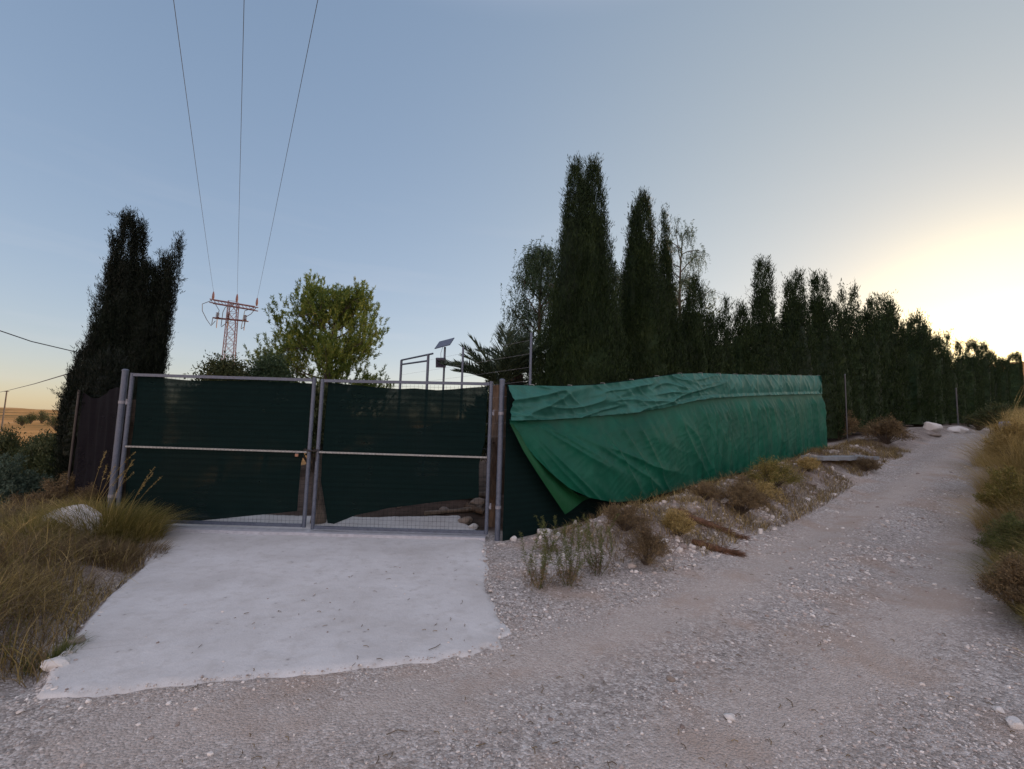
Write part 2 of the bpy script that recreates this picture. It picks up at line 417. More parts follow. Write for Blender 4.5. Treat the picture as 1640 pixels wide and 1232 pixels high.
def tarp_mat(name, c, c2, rough=.55):
    q = NT(name); g = q.pos()
    n = q.noise(1.6, 5, .6, g); n2 = q.noise(40, 3, .6, g)
    mp = q.n('ShaderNodeMapping'); mp.inputs['Rotation'].default_value = (0, 0, -.656); mp.inputs['Scale'].default_value = (5, 5, .8); q.l(g, mp.inputs[0])
    st = q.noise(1.2, 4, .6, mp.outputs[0])
    col = q.mix(q.ramp(n.outputs[0], [(.3, (0,) * 3), (.7, (1,) * 3)]), c, c2)
    col = q.mix(q.math('MULTIPLY', q.ramp(st.outputs[0], [(.4, (0,) * 3), (.75, (1,) * 3)]), .4), col, tuple(x * .55 for x in c))
    q.l(col, q.b.inputs['Base Color']); q.b.inputs['Roughness'].default_value = rough; q.b.inputs['Specular IOR Level'].default_value = .2
    dust = q.noise(.9, 6, .7, g); col = q.mix(q.math('MULTIPLY', q.ramp(dust.outputs[0], [(.5, (0,) * 3), (.72, (1,) * 3)]), .14), col, (.10, .13, .11)); q.l(col, q.b.inputs['Base Color'])
    q.l(q.bump(st.outputs[0], .35, .02, q.bump(n2.outputs[0], .25, .004)), q.b.inputs['Normal'])
    tl = q.n('ShaderNodeBsdfTranslucent'); q.l(col, tl.inputs[0])
    m1 = q.n('ShaderNodeMixShader'); m1.inputs[0].default_value = .18; q.l(q.b.outputs[0], m1.inputs[1]); q.l(tl.outputs[0], m1.inputs[2]); q.l(m1.outputs[0], q.out.inputs[0])
    return q.m
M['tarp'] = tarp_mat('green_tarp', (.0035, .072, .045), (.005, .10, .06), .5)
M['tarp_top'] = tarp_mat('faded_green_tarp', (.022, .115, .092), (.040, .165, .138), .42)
M['tarp_fold'] = tarp_mat('thin_green_tarp', (.007, .065, .028), (.012, .085, .032))

# ground -------------------------------------------------------------------------------------
q = NT('ground_material'); g = q.pos()
at = q.n('ShaderNodeAttribute', attribute_name='zone')     # r: soil/vegetated, g: far field, b: yard earth
sp = q.n('ShaderNodeSeparateColor'); q.l(at.outputs['Color'], sp.inputs[0])
big = q.noise(.55, 4, .6, g); mid = q.noise(3.2, 5, .6, g); fine = q.noise(60, 5, .7, g)
v1 = q.n('ShaderNodeTexVoronoi'); v1.inputs['Scale'].default_value = 75; q.l(g, v1.inputs['Vector'])
v2 = q.n('ShaderNodeTexVoronoi'); v2.inputs['Scale'].default_value = 34; q.l(g, v2.inputs['Vector'])
base = q.ramp(big.outputs[0], [(.35, (.345, .285, .24)), (.5, (.41, .36, .32)), (.68, (.48, .44, .405))])
base = q.mix(q.math('MULTIPLY', mid.outputs[0], .5), base, (.24, .205, .185))
vc = q.n('ShaderNodeSeparateColor'); q.l(v1.outputs['Color'], vc.inputs[0])
st = q.ramp(vc.outputs[0], [(0, (.12, .10, .09)), (.3, (.27, .24, .22)), (.7, (.38, .35, .33)), (1, (.62, .6, .58))])
base = q.mix(.52, base, st)
vc2 = q.n('ShaderNodeSeparateColor'); q.l(v2.outputs['Color'], vc2.inputs[0])
st2 = q.ramp(vc2.outputs[1], [(0, (.55,) * 3), (.5, (1,) * 3), (1, (1.35,) * 3)])
base = q.mix(.7, base, st2, 'MULTIPLY')
worn = q.math('SUBTRACT', 1.0, at.outputs['Alpha'])
wc = q.mix(mid.outputs[0], (.49, .42, .365), (.38, .325, .29)); wc = q.mix(.2, wc, st)
base = q.mix(q.math('MULTIPLY', worn, .9), base, wc)
sand = q.noise(1.3, 4, .6, g)
base = q.mix(q.math('MULTIPLY', q.ramp(sand.outputs[0], [(.52, (0,) * 3), (.66, (1,) * 3)]), .55), base, (.34, .255, .2))
soil = q.ramp(mid.outputs[0], [(.35, (.075, .053, .04)), (.5, (.15, .11, .085)), (.7, (.30, .245, .21))])
soil = q.mix(.35, soil, st)
fn = q.noise(.035, 5, .65, g)
field = q.ramp(fn.outputs[0], [(.36, (.06, .06, .015)), (.45, (.28, .15, .045)), (.58, (.42, .22, .075)), (.7, (.5, .34, .2))])
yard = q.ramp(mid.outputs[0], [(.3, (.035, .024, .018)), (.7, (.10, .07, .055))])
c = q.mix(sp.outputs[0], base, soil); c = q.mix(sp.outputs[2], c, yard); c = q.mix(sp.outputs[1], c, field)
q.l(c, q.b.inputs['Base Color']); q.b.inputs['Roughness'].default_value = .95; q.b.inputs['Specular IOR Level'].default_value = .1
b1 = q.bump(v1.outputs['Distance'], 1.0, .009); b1.node.invert = True
b2 = q.bump(fine.outputs[0], .8, .006, b1); b3 = q.bump(mid.outputs[0], .6, .03, b2); q.l(b3, q.b.inputs['Normal'])
M['ground'] = q.m

q = NT('concrete_apron_material'); g = q.pos()
n1 = q.noise(1.3, 5, .6, g); n2 = q.noise(9, 5, .65, g); n3 = q.noise(90, 4, .7, g)
c = q.ramp(n1.outputs[0], [(.35, (.36, .335, .31)), (.5, (.45, .43, .41)), (.66, (.53, .515, .50))])
mp = q.n('ShaderNodeMapping'); mp.inputs['Scale'].default_value = (1, 6, 1); mp.inputs['Rotation'].default_value = (0, 0, .15); q.l(g, mp.inputs[0]); ns = q.noise(2.2, 6, .7, mp.outputs[0])
c = q.mix(q.ramp(ns.outputs[0], [(.45, (0,) * 3), (.7, (.45,) * 3)]), c, (.40, .385, .375))
gr = q.noise(140, 3, .7, g); c = q.mix(.35, c, q.ramp(gr.outputs[0], [(.3, (.4, .385, .375)), (.7, (.68, .67, .67))]), 'MIX')
c = q.mix(q.ramp(n2.outputs[0], [(.5, (0,) * 3), (.7, (.55,) * 3)]), c, (.38, .355, .33))
vs = q.n('ShaderNodeTexVoronoi'); vs.inputs['Scale'].default_value = 11; q.l(g, vs.inputs['Vector'])
spot = q.ramp(vs.outputs['Distance'], [(.05, (1,) * 3), (.2, (0,) * 3)])
spot2 = q.math('MULTIPLY', spot, q.ramp(n2.outputs[0], [(.5, (0,) * 3), (.6, (1,) * 3)]))
c = q.mix(q.math('MULTIPLY', spot2, .7), c, (.2, .18, .17))
q.l(c, q.b.inputs['Base Color']); q.b.inputs['Roughness'].default_value = .9; q.b.inputs['Specular IOR Level'].default_value = .15
q.l(q.bump(n3.outputs[0], .35, .004, q.bump(n2.outputs[0], .5, .015)), q.b.inputs['Normal'])
M['concrete'] = q.m
M['sill'] = plain('sill_concrete', (.34, .34, .36), .9)

def stone_mat(name, stops):
    q = NT(name); g = q.n('ShaderNodeNewGeometry'); n = q.noise(30, 5, .6, g.outputs['Position'])
    q.l(q.ramp(q.math('ADD', q.math('MULTIPLY', g.outputs['Random Per Island'], .75), q.math('MULTIPLY', n.outputs[0], .3)), stops), q.b.inputs['Base Color'])
    q.b.inputs['Roughness'].default_value = .9; q.b.inputs['Specular IOR Level'].default_value = .15; q.l(q.bump(n.outputs[0], .7, .01), q.b.inputs['Normal']); return q.m
M['gravel'] = stone_mat('gravel_stones', [(.1, (.17, .13, .11)), (.35, (.35, .295, .265)), (.65, (.50, .45, .41)), (1, (.68, .64, .60))])
M['white_rock'] = stone_mat('pale_limestone', [(0, (.36, .34, .32)), (1, (.6, .58, .56))])
M['brown_rock'] = stone_mat('brown_stone', [(0, (.11, .09, .075)), (1, (.27, .23, .2))])

# ------------------------------------------------------------------ ground sheet
def build_ground():
    NX, NY = 980, 900
    def axis(n, lo, hi, a, c):
        s0, s1 = math.asinh((lo - c) / a), math.asinh((hi - c) / a)
        return c + a * np.sinh(np.linspace(s0, s1, n))
    X = axis(NX, -1500, 1500, 5.0, 0.5); Y = axis(NY, -300, 1600, 4.0, 4.2)
    gx, gy = np.meshgrid(X, Y)
    Z = h(gx, gy)
    V = np.stack([gx, gy, Z], -1).reshape(-1, 3)
    i = np.arange((NY - 1) * NX).reshape(NY - 1, NX)[:, :-1].ravel()
    F = np.stack([i, i + 1, i + 1 + NX, i + NX], 1)
    m = Mesh(); m.add(V, F); o = m.build('ground', M['ground'], smooth_=True)
    u, v = uv_of(gx, gy); r = v_right(u) - v
    nz = fbm(gx * 1.7, gy * 1.7, 77, 4) - .5
    soil = smooth(-v + nz * .5, -.2, .3) * (1 - smooth(v_left(u) - v + nz * .6, -.35, .1)) * smooth(u, .3, 1.6) * .95
    soil = np.maximum(soil, smooth(r + nz * .5, -.2, .3) * smooth(u, .5, 2))
    sd_ = slab_mask(gx, gy)
    soil = np.maximum(soil, smooth(-sd_ + nz * .3, .2, .5) * smooth(-gx, 2.3, 3.2) * (1 - smooth(gy, 60, 90)) * smooth(gy, 2.5, 3.1))
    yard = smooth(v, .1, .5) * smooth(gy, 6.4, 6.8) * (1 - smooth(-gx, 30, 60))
    field = np.maximum(smooth(np.hypot(gx, gy), 45, 60) * (1 - smooth(gx, -3, 4)), smooth(-gx, 9, 16)); field = np.maximum(field, smooth(np.hypot(gx, gy), 90, 140))
    C = np.zeros((NX * NY, 4), np.float32); C[:, 3] = 1
    C[:, 3] = 1 - .999 * wear(gx, gy).ravel(); C[:, 0] = soil.ravel(); C[:, 1] = field.ravel(); C[:, 2] = yard.ravel()
    ca = o.data.color_attributes.new('zone', 'FLOAT_COLOR', 'POINT'); ca.data.foreach_set('color', C.ravel())
    tag(o, kind='structure')
build_ground()

def build_apron():
    m = Mesh(); step = .018
    xs = np.arange(-5.6, .3, step); ys = np.arange(2.3, 8.6, step)
    gx, gy = np.meshgrid(xs, ys)
    d = slab_mask(gx, gy) + .045 * (fbm(gx * 12, gy * 12, 55, 4) - .5) + (.05 + .14 * smooth(gx, -1.2, -.2)) * (fbm(gx * 2.6, gy * 2.6, 56, 4) - .5)
    d = d - .25 * smooth(gx, -.7, 0) * np.clip(fbm(gx * 7, gy * 7, 58, 3) - .55, 0, 1)
    inside = d > -.06
    z = h(gx, gy) * .999 + .020 + .007 * (fbm(gx * 2, gy * 2, 57, 3) - .5)
    crisp = smooth(-gx, 2.2, 2.7)                      # cast edge on the left, feathered over the gravel in front
    prof_ = smooth(d, -.03, .012) * crisp + smooth(d, -.05, .11) * (1 - crisp)
    z = h(gx, gy) + (z - h(gx, gy)) * prof_ - .03 * (1 - prof_) ** 2
    idx = -np.ones(gx.shape, int)
    cell = inside[:-1, :-1] & inside[1:, :-1] & inside[:-1, 1:] & inside[1:, 1:]
    use = np.zeros(gx.shape, bool)
    for a, b in ((0, 0), (1, 0), (0, 1), (1, 1)): use[a:a + cell.shape[0], b:b + cell.shape[1]] |= cell
    idx[use] = np.arange(use.sum())
    V = np.stack([gx[use], gy[use], z[use]], 1)
    r, c = np.nonzero(cell)
    F = np.stack([idx[r, c], idx[r, c + 1], idx[r + 1, c + 1], idx[r + 1, c]], 1)
    m.add(V, F)
    o = m.build('driveway', M['concrete'], smooth_=True); tag(o, kind='structure')
    # sill under the gate
    m = Mesh(); xs = np.linspace(-5.5, -.3, 60)
    P = [(x, 6.06 + .015 * noise(x * 3, 0, 4), h(x, 6.1) + .012) for x in xs]
    top = .055
    A = np.array([[x, 6.05 + .03 * noise(x * 3, 0, 4), -.05] for x in xs]); B = A + [0, .03, .05 + top + .0]
    C_ = B + [0, .2, 0]; D_ = C_ + [0, .04, -.1]
    V = np.stack([A, B, C_, D_], 1).reshape(-1, 3)
    F = [[i * 4 + k, (i + 1) * 4 + k, (i + 1) * 4 + k + 1, i * 4 + k + 1] for i in range(59) for k in range(3)]
    m.add(V, F); tag(m.build('threshold', M['sill']), kind='structure')
build_apron()

# ------------------------------------------------------------------ gravel
ICO_V = None
def ico():
    t = (1 + 5 ** .5) / 2
    V = np.array([(-1, t, 0), (1, t, 0), (-1, -t, 0), (1, -t, 0), (0, -1, t), (0, 1, t), (0, -1, -t), (0, 1, -t), (t, 0, -1), (t, 0, 1), (-t, 0, -1), (-t, 0, 1)], float)
    V /= np.linalg.norm(V[0])
    F = np.array([(0, 11, 5), (0, 5, 1), (0, 1, 7), (0, 7, 10), (0, 10, 11), (1, 5, 9), (5, 11, 4), (11, 10, 2), (10, 7, 6), (7, 1, 8), (3, 9, 4), (3, 4, 2), (3, 2, 6), (3, 6, 8), (3, 8, 9), (4, 9, 5), (2, 4, 11), (6, 2, 10), (8, 6, 7), (9, 8, 1)])
    return V, F
IV, IF = ico()
def subdiv(V, F):
    V = list(map(tuple, V)); cache = {}; out = []
    def midp(a, b):
        k = (min(a, b), max(a, b))
        if k not in cache:
            p = np.array(V[a]) + np.array(V[b]); p /= np.linalg.norm(p); V.append(tuple(p)); cache[k] = len(V) - 1
        return cache[k]
    for a, b, c in F:
        x, y, z = midp(a, b), midp(b, c), midp(c, a)
        out += [(a, x, z), (b, y, x), (c, z, y), (x, y, z)]
    return np.array(V), np.array(out)
def scatter_stones(m, P, size, g, flat=.6):
    n = len(P)
    V = IV[None] * (1 + g.normal(0, .16, (n, 12, 1)))
    sc_ = size[:, None] * np.stack([np.ones(n), g.uniform(.6, 1, n), g.uniform(.35, .75, n) * flat / .6], 1)
    a = g.uniform(0, 6.28, n); ca, sa = np.cos(a), np.sin(a)
    V = V * sc_[:, None]
    V = np.stack([V[..., 0] * ca[:, None] - V[..., 1] * sa[:, None], V[..., 0] * sa[:, None] + V[..., 1] * ca[:, None], V[..., 2]], -1)
    V = V + P[:, None]
    F = (IF[None] + (np.arange(n) * 12)[:, None, None]).reshape(-1, 3)
    m.add(V.reshape(-1, 3), F)

def build_gravel():
    g = rng(3); m = Mesh()
    N = 260000
    # density falls with distance from the camera
    r = 1.6 + 16 * g.random(N) ** 1.9; a = g.uniform(-.95, .95, N)
    x = r * np.sin(a); y = r * np.cos(a)
    u, v = uv_of(x, y); rr = v_right(u) - v
    sdm = slab_mask(x, y)
    clump = fbm(x * 1.6, y * 1.6, 88, 4)
    keep = (v < -.05) & (rr < .5 + .5 * g.random(N)) & ((x > -2.4) | (sdm > -.12 - .2 * g.random(N) ** 2) | (y < 2.7))
    p = np.clip((clump - .40) * 3.0, .06, 1) * .8
    p = p * (1 - .92 * wear(x, y)) * np.where((x > -3) & (y > 0), .75, 1); p = np.where(sdm > .05, .012 + .10 * np.exp(-np.clip(sdm, 0, 9) / .12) * (x > -2.3), p); p = np.where((sdm > -.1) & (sdm < .05), np.maximum(p, .5) * .8, p)
    p = np.where((v > v_left(u) + .15) & (u > .4), p * .35, p); keep &= g.random(N) < p
    x, y = x[keep], y[keep]; n = len(x)
    size = .003 + .0034 * g.exponential(1, n); size = np.clip(size, .003, .022) * np.clip(np.hypot(x, y) / 4.0, .8, 2.0)
    u, v = uv_of(x, y)
    onbank = (v > v_left(u) + .1) & (u > .5)
    size = np.where(onbank, size * g.uniform(.8, 2.2, n), size)
    size = np.where(slab_mask(x, y) > 0.05, size * .6, size)
    z = h(x, y) + size * .12
    z = np.where(slab_mask(x, y) > 0.0, z + .018, z)
    scatter_stones(m, np.stack([x, y, z], 1), size, g)
    tag(m.build('gravel', M['gravel']), kind='stuff')
build_gravel()

def rock(name, px, py, size, label, mat='white_rock', seed=0, sink=.25, group=None, world=None):
    P = np.array(world) if world is not None else on_ground(px, py)
    V, F = subdiv(IV, IF); V, F = subdiv(V, F)
    g = rng(seed + 500)
    o_ = g.uniform(0, 50, 3)
    d = 1 + .45 * (fbm(V[:, 0] * 1.3 + o_[0] + V[:, 2], V[:, 1] * 1.3 + o_[1], seed, 4) - .5) + .5 * (fbm(V[:, 2] * 1.1 + o_[2], V[:, 0] * 1.1 - V[:, 1], seed + 9, 3) - .5)
    # chipped facets
    for k in range(7):
        nrm = g.normal(size=3); nrm /= np.linalg.norm(nrm); lim = g.uniform(.62, .85); q_ = V @ nrm
        d = np.where(q_ * d > lim, lim / np.maximum(q_, 1e-3), d)
    V = V * d[:, None] * np.array(size)
    a = g.uniform(-.5, .5); ca, sa = math.cos(a), math.sin(a)
    V = np.stack([V[:, 0] * ca - V[:, 1] * sa, V[:, 0] * sa + V[:, 1] * ca, V[:, 2]], 1)
    m = Mesh(); m.add(V, F); o = m.build(name, M[mat], smooth_=False); o.location = (P[0], P[1], P[2] + size[2] * (1 - 2 * sink) * .7)
    tag(o, label, 'stone', group); return o

# ------------------------------------------------------------------ gate
def edge_rail(m, a, b, s, mat=0):
    """square tube from a to b"""
    a = np.array(a, float); b = np.array(b, float); d = b - a; L = np.linalg.norm(d); d /= L
    up = np.array([0, 1.0, 0]); sd_ = np.cross(d, up); sd_ /= np.linalg.norm(sd_)
    R = np.stack([d, up, sd_], 1)
    m.box((a + b) / 2, (L, s, s), mat, R)

def gate_leaf(x0, x1, zt0, zt1, zb, label, netf, seed, latch=False):
    Y = 6.2
    root = thing('gate_leaf', (x0, Y, zb), label, 'gate', 'two leaves of the wire gate')
    m = Mesh(); s = .05
    m.tube([(x0 + s / 2, Y, zb), (x0 + s / 2, Y, zt0 + .0)], .026, 10); m.tube([(x1 - s / 2, Y, zb), (x1 - s / 2, Y, zt1 + .012)], .026, 10)
    edge_rail(m, (x0 + s, Y, zt0 - s / 2), (x1 - s, Y, zt1 - s / 2), .04)
    edge_rail(m, (x0 + s, Y, zb + .025), (x1 - s, Y, zb + .025), .04)
    build_on(m, 'frame', M['steel'], root, False)
    m = Mesh()
    zm = 1.135
    edge_rail(m, (x0 + s, Y - .012, zm), (x1 - s, Y - .012, zm - .005), .022)
    for k in range(int((x1 - x0 - .1) / .05)):       # wire ties wound round the mid rail
        xx = x0 + s + .03 + k * .05
        m.tube([(xx, Y - .027, zm - .014), (xx + .012, Y - .029, zm + .012)], .0035, 4)
    build_on(m, 'mid_rail', M['white_plastic'], root)
    m = Mesh()
    for xx in np.arange(x0 + s + .03, x1 - s, .057): m.tube([(xx, Y - .03 + .022, zb + .04), (xx, Y - .008, min(zt0, zt1) - .04)], .0013, 3, caps=False)
    for zz in np.arange(zb + .09, zt0 - .05, .062): m.tube([(x0 + s, Y - .011, zz), (x1 - s, Y - .011, zz)], .0013, 3, caps=False)
    build_on(m, 'wire_mesh', M['wire'], root)
    # shade net
    m = Mesh(); nu, nv = 90, 60
    V = np.zeros((nv, nu, 3)); g = rng(seed)
    for j in range(nv):
        for i in range(nu):
            V[j, i] = netf(i / (nu - 1), j / (nv - 1))
    V[..., 1] = Y + .012 + .02 * fbm(V[..., 0] * 2.2, V[..., 2] * 2.2, seed, 3) + .09 * smooth(1.2 - V[..., 2], 0, 1) * fbm(V[..., 0] * 1.9 + V[..., 2], V[..., 2] * .9, seed + 3, 3) + .02 * np.abs(np.sin(V[..., 0] * 9 + 4 * noise(V[..., 0] * 2, V[..., 2], seed))) * smooth(V[..., 2], 1.7, 2.15)
    idx = np.arange(nu * nv).reshape(nv, nu)
    F = np.stack([idx[:-1, :-1], idx[:-1, 1:], idx[1:, 1:], idx[1:, :-1]], -1).reshape(-1, 4)
    m.add(V.reshape(-1, 3), F); build_on(m, 'shade_net', M['net'], root, True)
    for zz in (.45, 1.75):
        m = Mesh(); xx = x0 + .01 if not latch else x1 - .01
        m.tube([(xx + (-.03 if not latch else .03), Y, zz - .03), (xx + (-.03 if not latch else .03), Y, zz + .05)], .012, 6)
        m.box((xx + (-.015 if not latch else .015), Y, zz), (.05, .012, .04)); build_on(m, 'hinge', M['dull'], root)
    return root

def net_poly(top, bottom, left, right):
    """top, bottom: x -> z; left, right: t (0 top..1 bottom) -> x"""
    def f(a, t):
        xl, xr = left(t), right(t); x = xl + (xr - xl) * a
        zt, zb = top(x), bottom(x)
        return (x, 0, zt + (zb - zt) * t)
    return f
def gx(px, py): return at_y(px, py, 6.22)
def curve(pts):
    P = np.array([gx(*p) for p in pts]); return P
lt = curve([(203, 602), (245, 604), (300, 609), (345, 610), (400, 610), (500, 614)])
lb = curve([(196, 838), (260, 842), (330, 834), (400, 827), (483, 819)])
gate_leaf(-5.43, -2.79, 2.17, 2.17, .10, 'left gate leaf of galvanised tube and dark green netting, next to the grass tuft',
          net_poly(lambda x: np.interp(x, lt[:, 0], lt[:, 2]), lambda x: np.interp(x, lb[:, 0], lb[:, 2]),
                   lambda t: -5.36 + .03 * math.sin(5 * t), lambda t: np.interp(t, [0, .5, .62, 1], [-2.86, -2.86, -2.93, -2.96])), 4)
rt = curve([(520, 612), (600, 620), (640, 623), (665, 622), (700, 625), (730, 623), (790, 618)])
rb = curve([(508, 838), (532, 841), (569, 826), (621, 815), (668, 809), (715, 803), (785, 796)])
gate_leaf(-2.72, -.27, 2.165, 2.19, .08, 'right gate leaf with netting torn along its lower edge, next to the green tarp',
          net_poly(lambda x: np.interp(x, rt[:, 0], rt[:, 2]), lambda x: np.interp(x, rb[:, 0], rb[:, 2]),
                   lambda t: np.interp(t, [0, .52, .7, 1], [-2.63, -2.64, -2.64, -2.53]), lambda t: np.interp(t, [0, .5, .7, 1], [-.34, -.36, -.43, -.42])), 8, latch=True)

def gate_post(x, zt, label, r=.038, lean=0.0):
    root = thing('gate_post', (x, 6.2, 0), label, 'gate post', 'posts the gate hangs on')
    m = Mesh(); m.tube([(x, 6.2, -.2), (x, 6.2, zt)], r, 14); build_on(m, 'tube', M['steel'], root, True)
    m = Mesh(); P = [(x, 6.2, zt - .012), (x, 6.2, zt + .012), (x, 6.2, zt + .024)]; m.tube(P, [r + .004, r + .004, r * .6], 14); build_on(m, 'cap', M['steel'], root)
    for zz in (.45, 1.75):
        m = Mesh(); m.tube([(x, 6.2, zz - .02), (x, 6.2, zz + .02)], r + .005, 14); build_on(m, 'hinge_collar', M['dull'], root)
    return root
gate_post(-5.51, 2.2, 'round galvanised gate post beside the dark leaning cypress')
gate_post(-.14, 2.22, 'round galvanised gate post between the gate and the green tarp')

# chain holding the two leaves together, drop bolt and padlock
m = Mesh()
def link(c, ax, r=.016):
    th = np.linspace(0, 2 * math.pi, 10); ax2 = np.array([ax[1], -ax[0], 0.3]); ax2 = ax2 / np.linalg.norm(ax2); ax = np.array(ax) / np.linalg.norm(ax)
    P = [np.array(c) + ax * r * 1.3 * math.cos(t) + (ax2 if int(c[0] * 1000) % 2 else np.array([0, 0, 1.])) * r * .7 * math.sin(t) for t in th]
    m.tube(P, .0045, 5, caps=False)
for k in range(9):
    t = k / 8; link((-2.85 + t * .17, 6.15 - .01 * math.sin(t * 3), 1.165 - .015 * math.sin(t * 3.1)), (1, 0.02, 0))
for k in range(5): link((-2.70, 6.16, 1.15 - k * .03), (0, 0.02, 1))
tag(m.build('chain', M['chain']), 'dark chain wound round both inner gate stiles at mid height', 'chain')
root = thing('padlock', (-2.97, 6.165, 1.09), 'small brass padlock hanging from the mid rail near the chain', 'padlock')
m = Mesh(); m.box((-2.97, 6.165, 1.085), (.042, .018, .036)); build_on(m, 'body', plain('brass', (.25, .13, .08), .5, .3), root)
m = Mesh(); m.tube([(-2.97 + .014 * math.cos(t), 6.165, 1.1 + .026 * math.sin(t)) for t in np.linspace(0, math.pi, 8)], .003, 5); build_on(m, 'shackle', M['dull'], root)

# ------------------------------------------------------------------ fence up the track, netting and tarp
FU_TOP = [0, 1, 3, 5, 12.1]; 
top_px = [(812, 617), (860, 618), (900, 619), (950, 617), (1000, 611), (1050, 604), (1085, 599), (1130, 598), (1180, 600), (1250, 601), (1314, 602)]
seam_px = [(815, 673), (870, 672), (930, 668), (1000, 662), (1060, 653), (1110, 641), (1150, 637), (1200, 634), (1260, 632), (1315, 631)]
bot_px = [(815, 676), (830, 700), (850, 730), (873, 757), (900, 780), (925, 793), (960, 800), (1000, 799), (1040, 790), (1085, 779), (1140, 766), (1200, 751), (1260, 734), (1321, 716)]
def fl(pts):
    R = []
    for p in pts:
        w_ = on_line(p[0], p[1], -.06); R.append((uv_of(w_[0], w_[1])[0], w_[2]))
    return np.array(R)
TT, TS, TB = fl(top_px), fl(seam_px), fl(bot_px)
UEND = TS[-1, 0]
froot = thing('wire_fence', (0, 6.2, 0), 'wire fence carrying netting and tarp from gate post up beside track', 'fence')
def fxyz(u, v, z): x, y = xy_of(u, v); return (float(x), float(y), float(z))
for u in [.12, 3.1, 6.1, 9.1, 12.1]:
    zt = np.interp(u, TT[:, 0], TT[:, 1]) - .01
    m = Mesh(); m.tube([fxyz(u, .075, h(*xy_of(u, 0)) - .2), fxyz(u, .075, zt)], .024, 8); build_on(m, 'post', M['dull'], froot, True)
m = Mesh()
for k in range(8):
    us = np.linspace(.1, UEND, 30); m.tube([fxyz(u, .05, np.interp(u, TT[:, 0], TT[:, 1]) - .03 - k * .27 * (1 + 0 * u)) for u in us], .0022, 3, caps=False)
for u in np.arange(.1, UEND, .12):
    m.tube([fxyz(u, .05, h(*xy_of(u, 0)) + .02), fxyz(u, .05, np.interp(u, TT[:, 0], TT[:, 1]))], .0018, 3, caps=False)
build_on(m, 'wire_mesh', M['dull'], froot)
# dark netting under the tarp
def sheet(uf, zf, vf, nu, nv):
    a, t = np.meshgrid(np.linspace(0, 1, nu), np.linspace(0, 1, nv))
    u = uf(a, t); z = zf(u, a, t); v = vf(u, z, a, t); x, y = xy_of(u, v)
    idx = np.arange(nu * nv).reshape(nv, nu)
    F = np.stack([idx[:-1, :-1], idx[:-1, 1:], idx[1:, 1:], idx[1:, :-1]], -1).reshape(-1, 4)
    return np.stack([x, y, z], -1).reshape(-1, 3), F
m = Mesh()
V, F = sheet(lambda a, t: -.08 + a * (UEND + .05), lambda u, a, t: (np.interp(u, TT[:, 0], TT[:, 1]) + .012) * (1 - t) + t * (h(*xy_of(u, 0)) + .0),
             lambda u, z, a, t: .0 + .012 * fbm(u * 2, z * 2, 6, 3), 160, 30)
m.add(V, F); build_on(m, 'shade_net', M['net'], froot, True)

troot = thing('tarp', fxyz(.2, -.06, 0), 'bright green tarp draped over the fence, its lower left corner sagging', 'tarp')
def ridge(x, s): return 1 - np.abs(2 * fbm(x[0], x[1], s, 2) - 1)
def folds(u, z, ang, fa, fl, s):
    """long creases running at angle ang in the cloth plane"""
    c, sn = math.cos(ang), math.sin(ang); a = u * c + z * sn; b = -u * sn + z * c
    wob = .25 * fbm(a * .8, b * .8, s + 2, 2)
    return ridge((a * fl + 7, (b + wob) * fa), s) ** 4
def top_v(u, z, a, t):
    L_ = 1 - smooth(u, 3.5, 6.5)
    d = .085 * folds(u, z, .28, 3.2, .5, 41) * L_ + .05 * folds(u, z, .12, 6, .7, 44) * L_ + .03 * folds(u, z, -.5, 7, .9, 45) * L_
    d = d + (.026 * folds(u, z, -.75, 4.5, 1.2, 42) + .022 * folds(u, z, 1.1, 4, 1.0, 43)) * (1 - L_) + .005 * folds(u, z, .9, 14, 3, 46)
    return -.05 - d - .04 * np.sin(np.pi * t) - .03 * smooth(t, .85, 1)
m = Mesh()
V, F = sheet(lambda a, t: (TT[0, 0] + a * (UEND - TT[0, 0])) + .04 * np.sin(3 * t) * (1 - a), lambda u, a, t: np.interp(u, TT[:, 0], TT[:, 1]) * (1 - t) + np.interp(u, TS[:, 0], TS[:, 1]) * t - .01 * fbm(u * 6, t, 9) * (t > .9), top_v, 420, 50)
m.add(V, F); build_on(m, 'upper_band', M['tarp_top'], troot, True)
# top hem wrapped over
m = Mesh(); us = np.linspace(.06, UEND, 140)
m.tube([fxyz(u, -.055 - .01 * noise(u * 3, 1, 2), np.interp(u, TS[:, 0], TS[:, 1]) + .012 + .012 * (noise(u * 4, 0, 3) - .5)) for u in us], .011, 6)
build_on(m, 'seam_cord', M['net'], troot, True)
def low_v(u, z, a, t):
    sag = np.interp(u, [0, .6, 1.5, 2.6, 4, 6, 12], [.02, .12, .24, .24, .16, .10, .07])
    Lf = 1 - smooth(u, 2.6, 4.6); Rt = smooth(u, 3.6, 5.6)
    rad = np.arctan2(z - 2.0, u + .3)          # folds fanning out from the pinned corner
    fan = ridge((rad * 9 + .4 * fbm(u * .9, z * .9, 50, 2), u * .25), 51) ** 4
    d = .06 * fan * Lf * smooth(u, .2, 1.2) + .05 * folds(u, z, -.95, 2.6, .45, 54) * smooth(u, 1.2, 2.4) * (1 - smooth(u, 4.5, 6))
    d = d + (.07 * folds(u, z, 1.52, 2.0, .3, 52) + .035 * folds(u, z, 1.60, 4.5, .4, 53) + .02 * folds(u, z, -.9, 5, .8, 56) * (1 - smooth(t, .3, .6))) * Rt
    d = d + .008 * folds(u, z, .5, 12, 2.5, 57)
    pucker = .025 * smooth(u, 3.5, 5.5) * smooth(t, .86, 1) * np.sin(u * 21 + 3 * noise(u * 3, 0, 5))
    return -.06 - sag * np.sin(t * 1.9) ** 1.2 * smooth(t, 0, .25) - d * smooth(t, .02, .2) + pucker
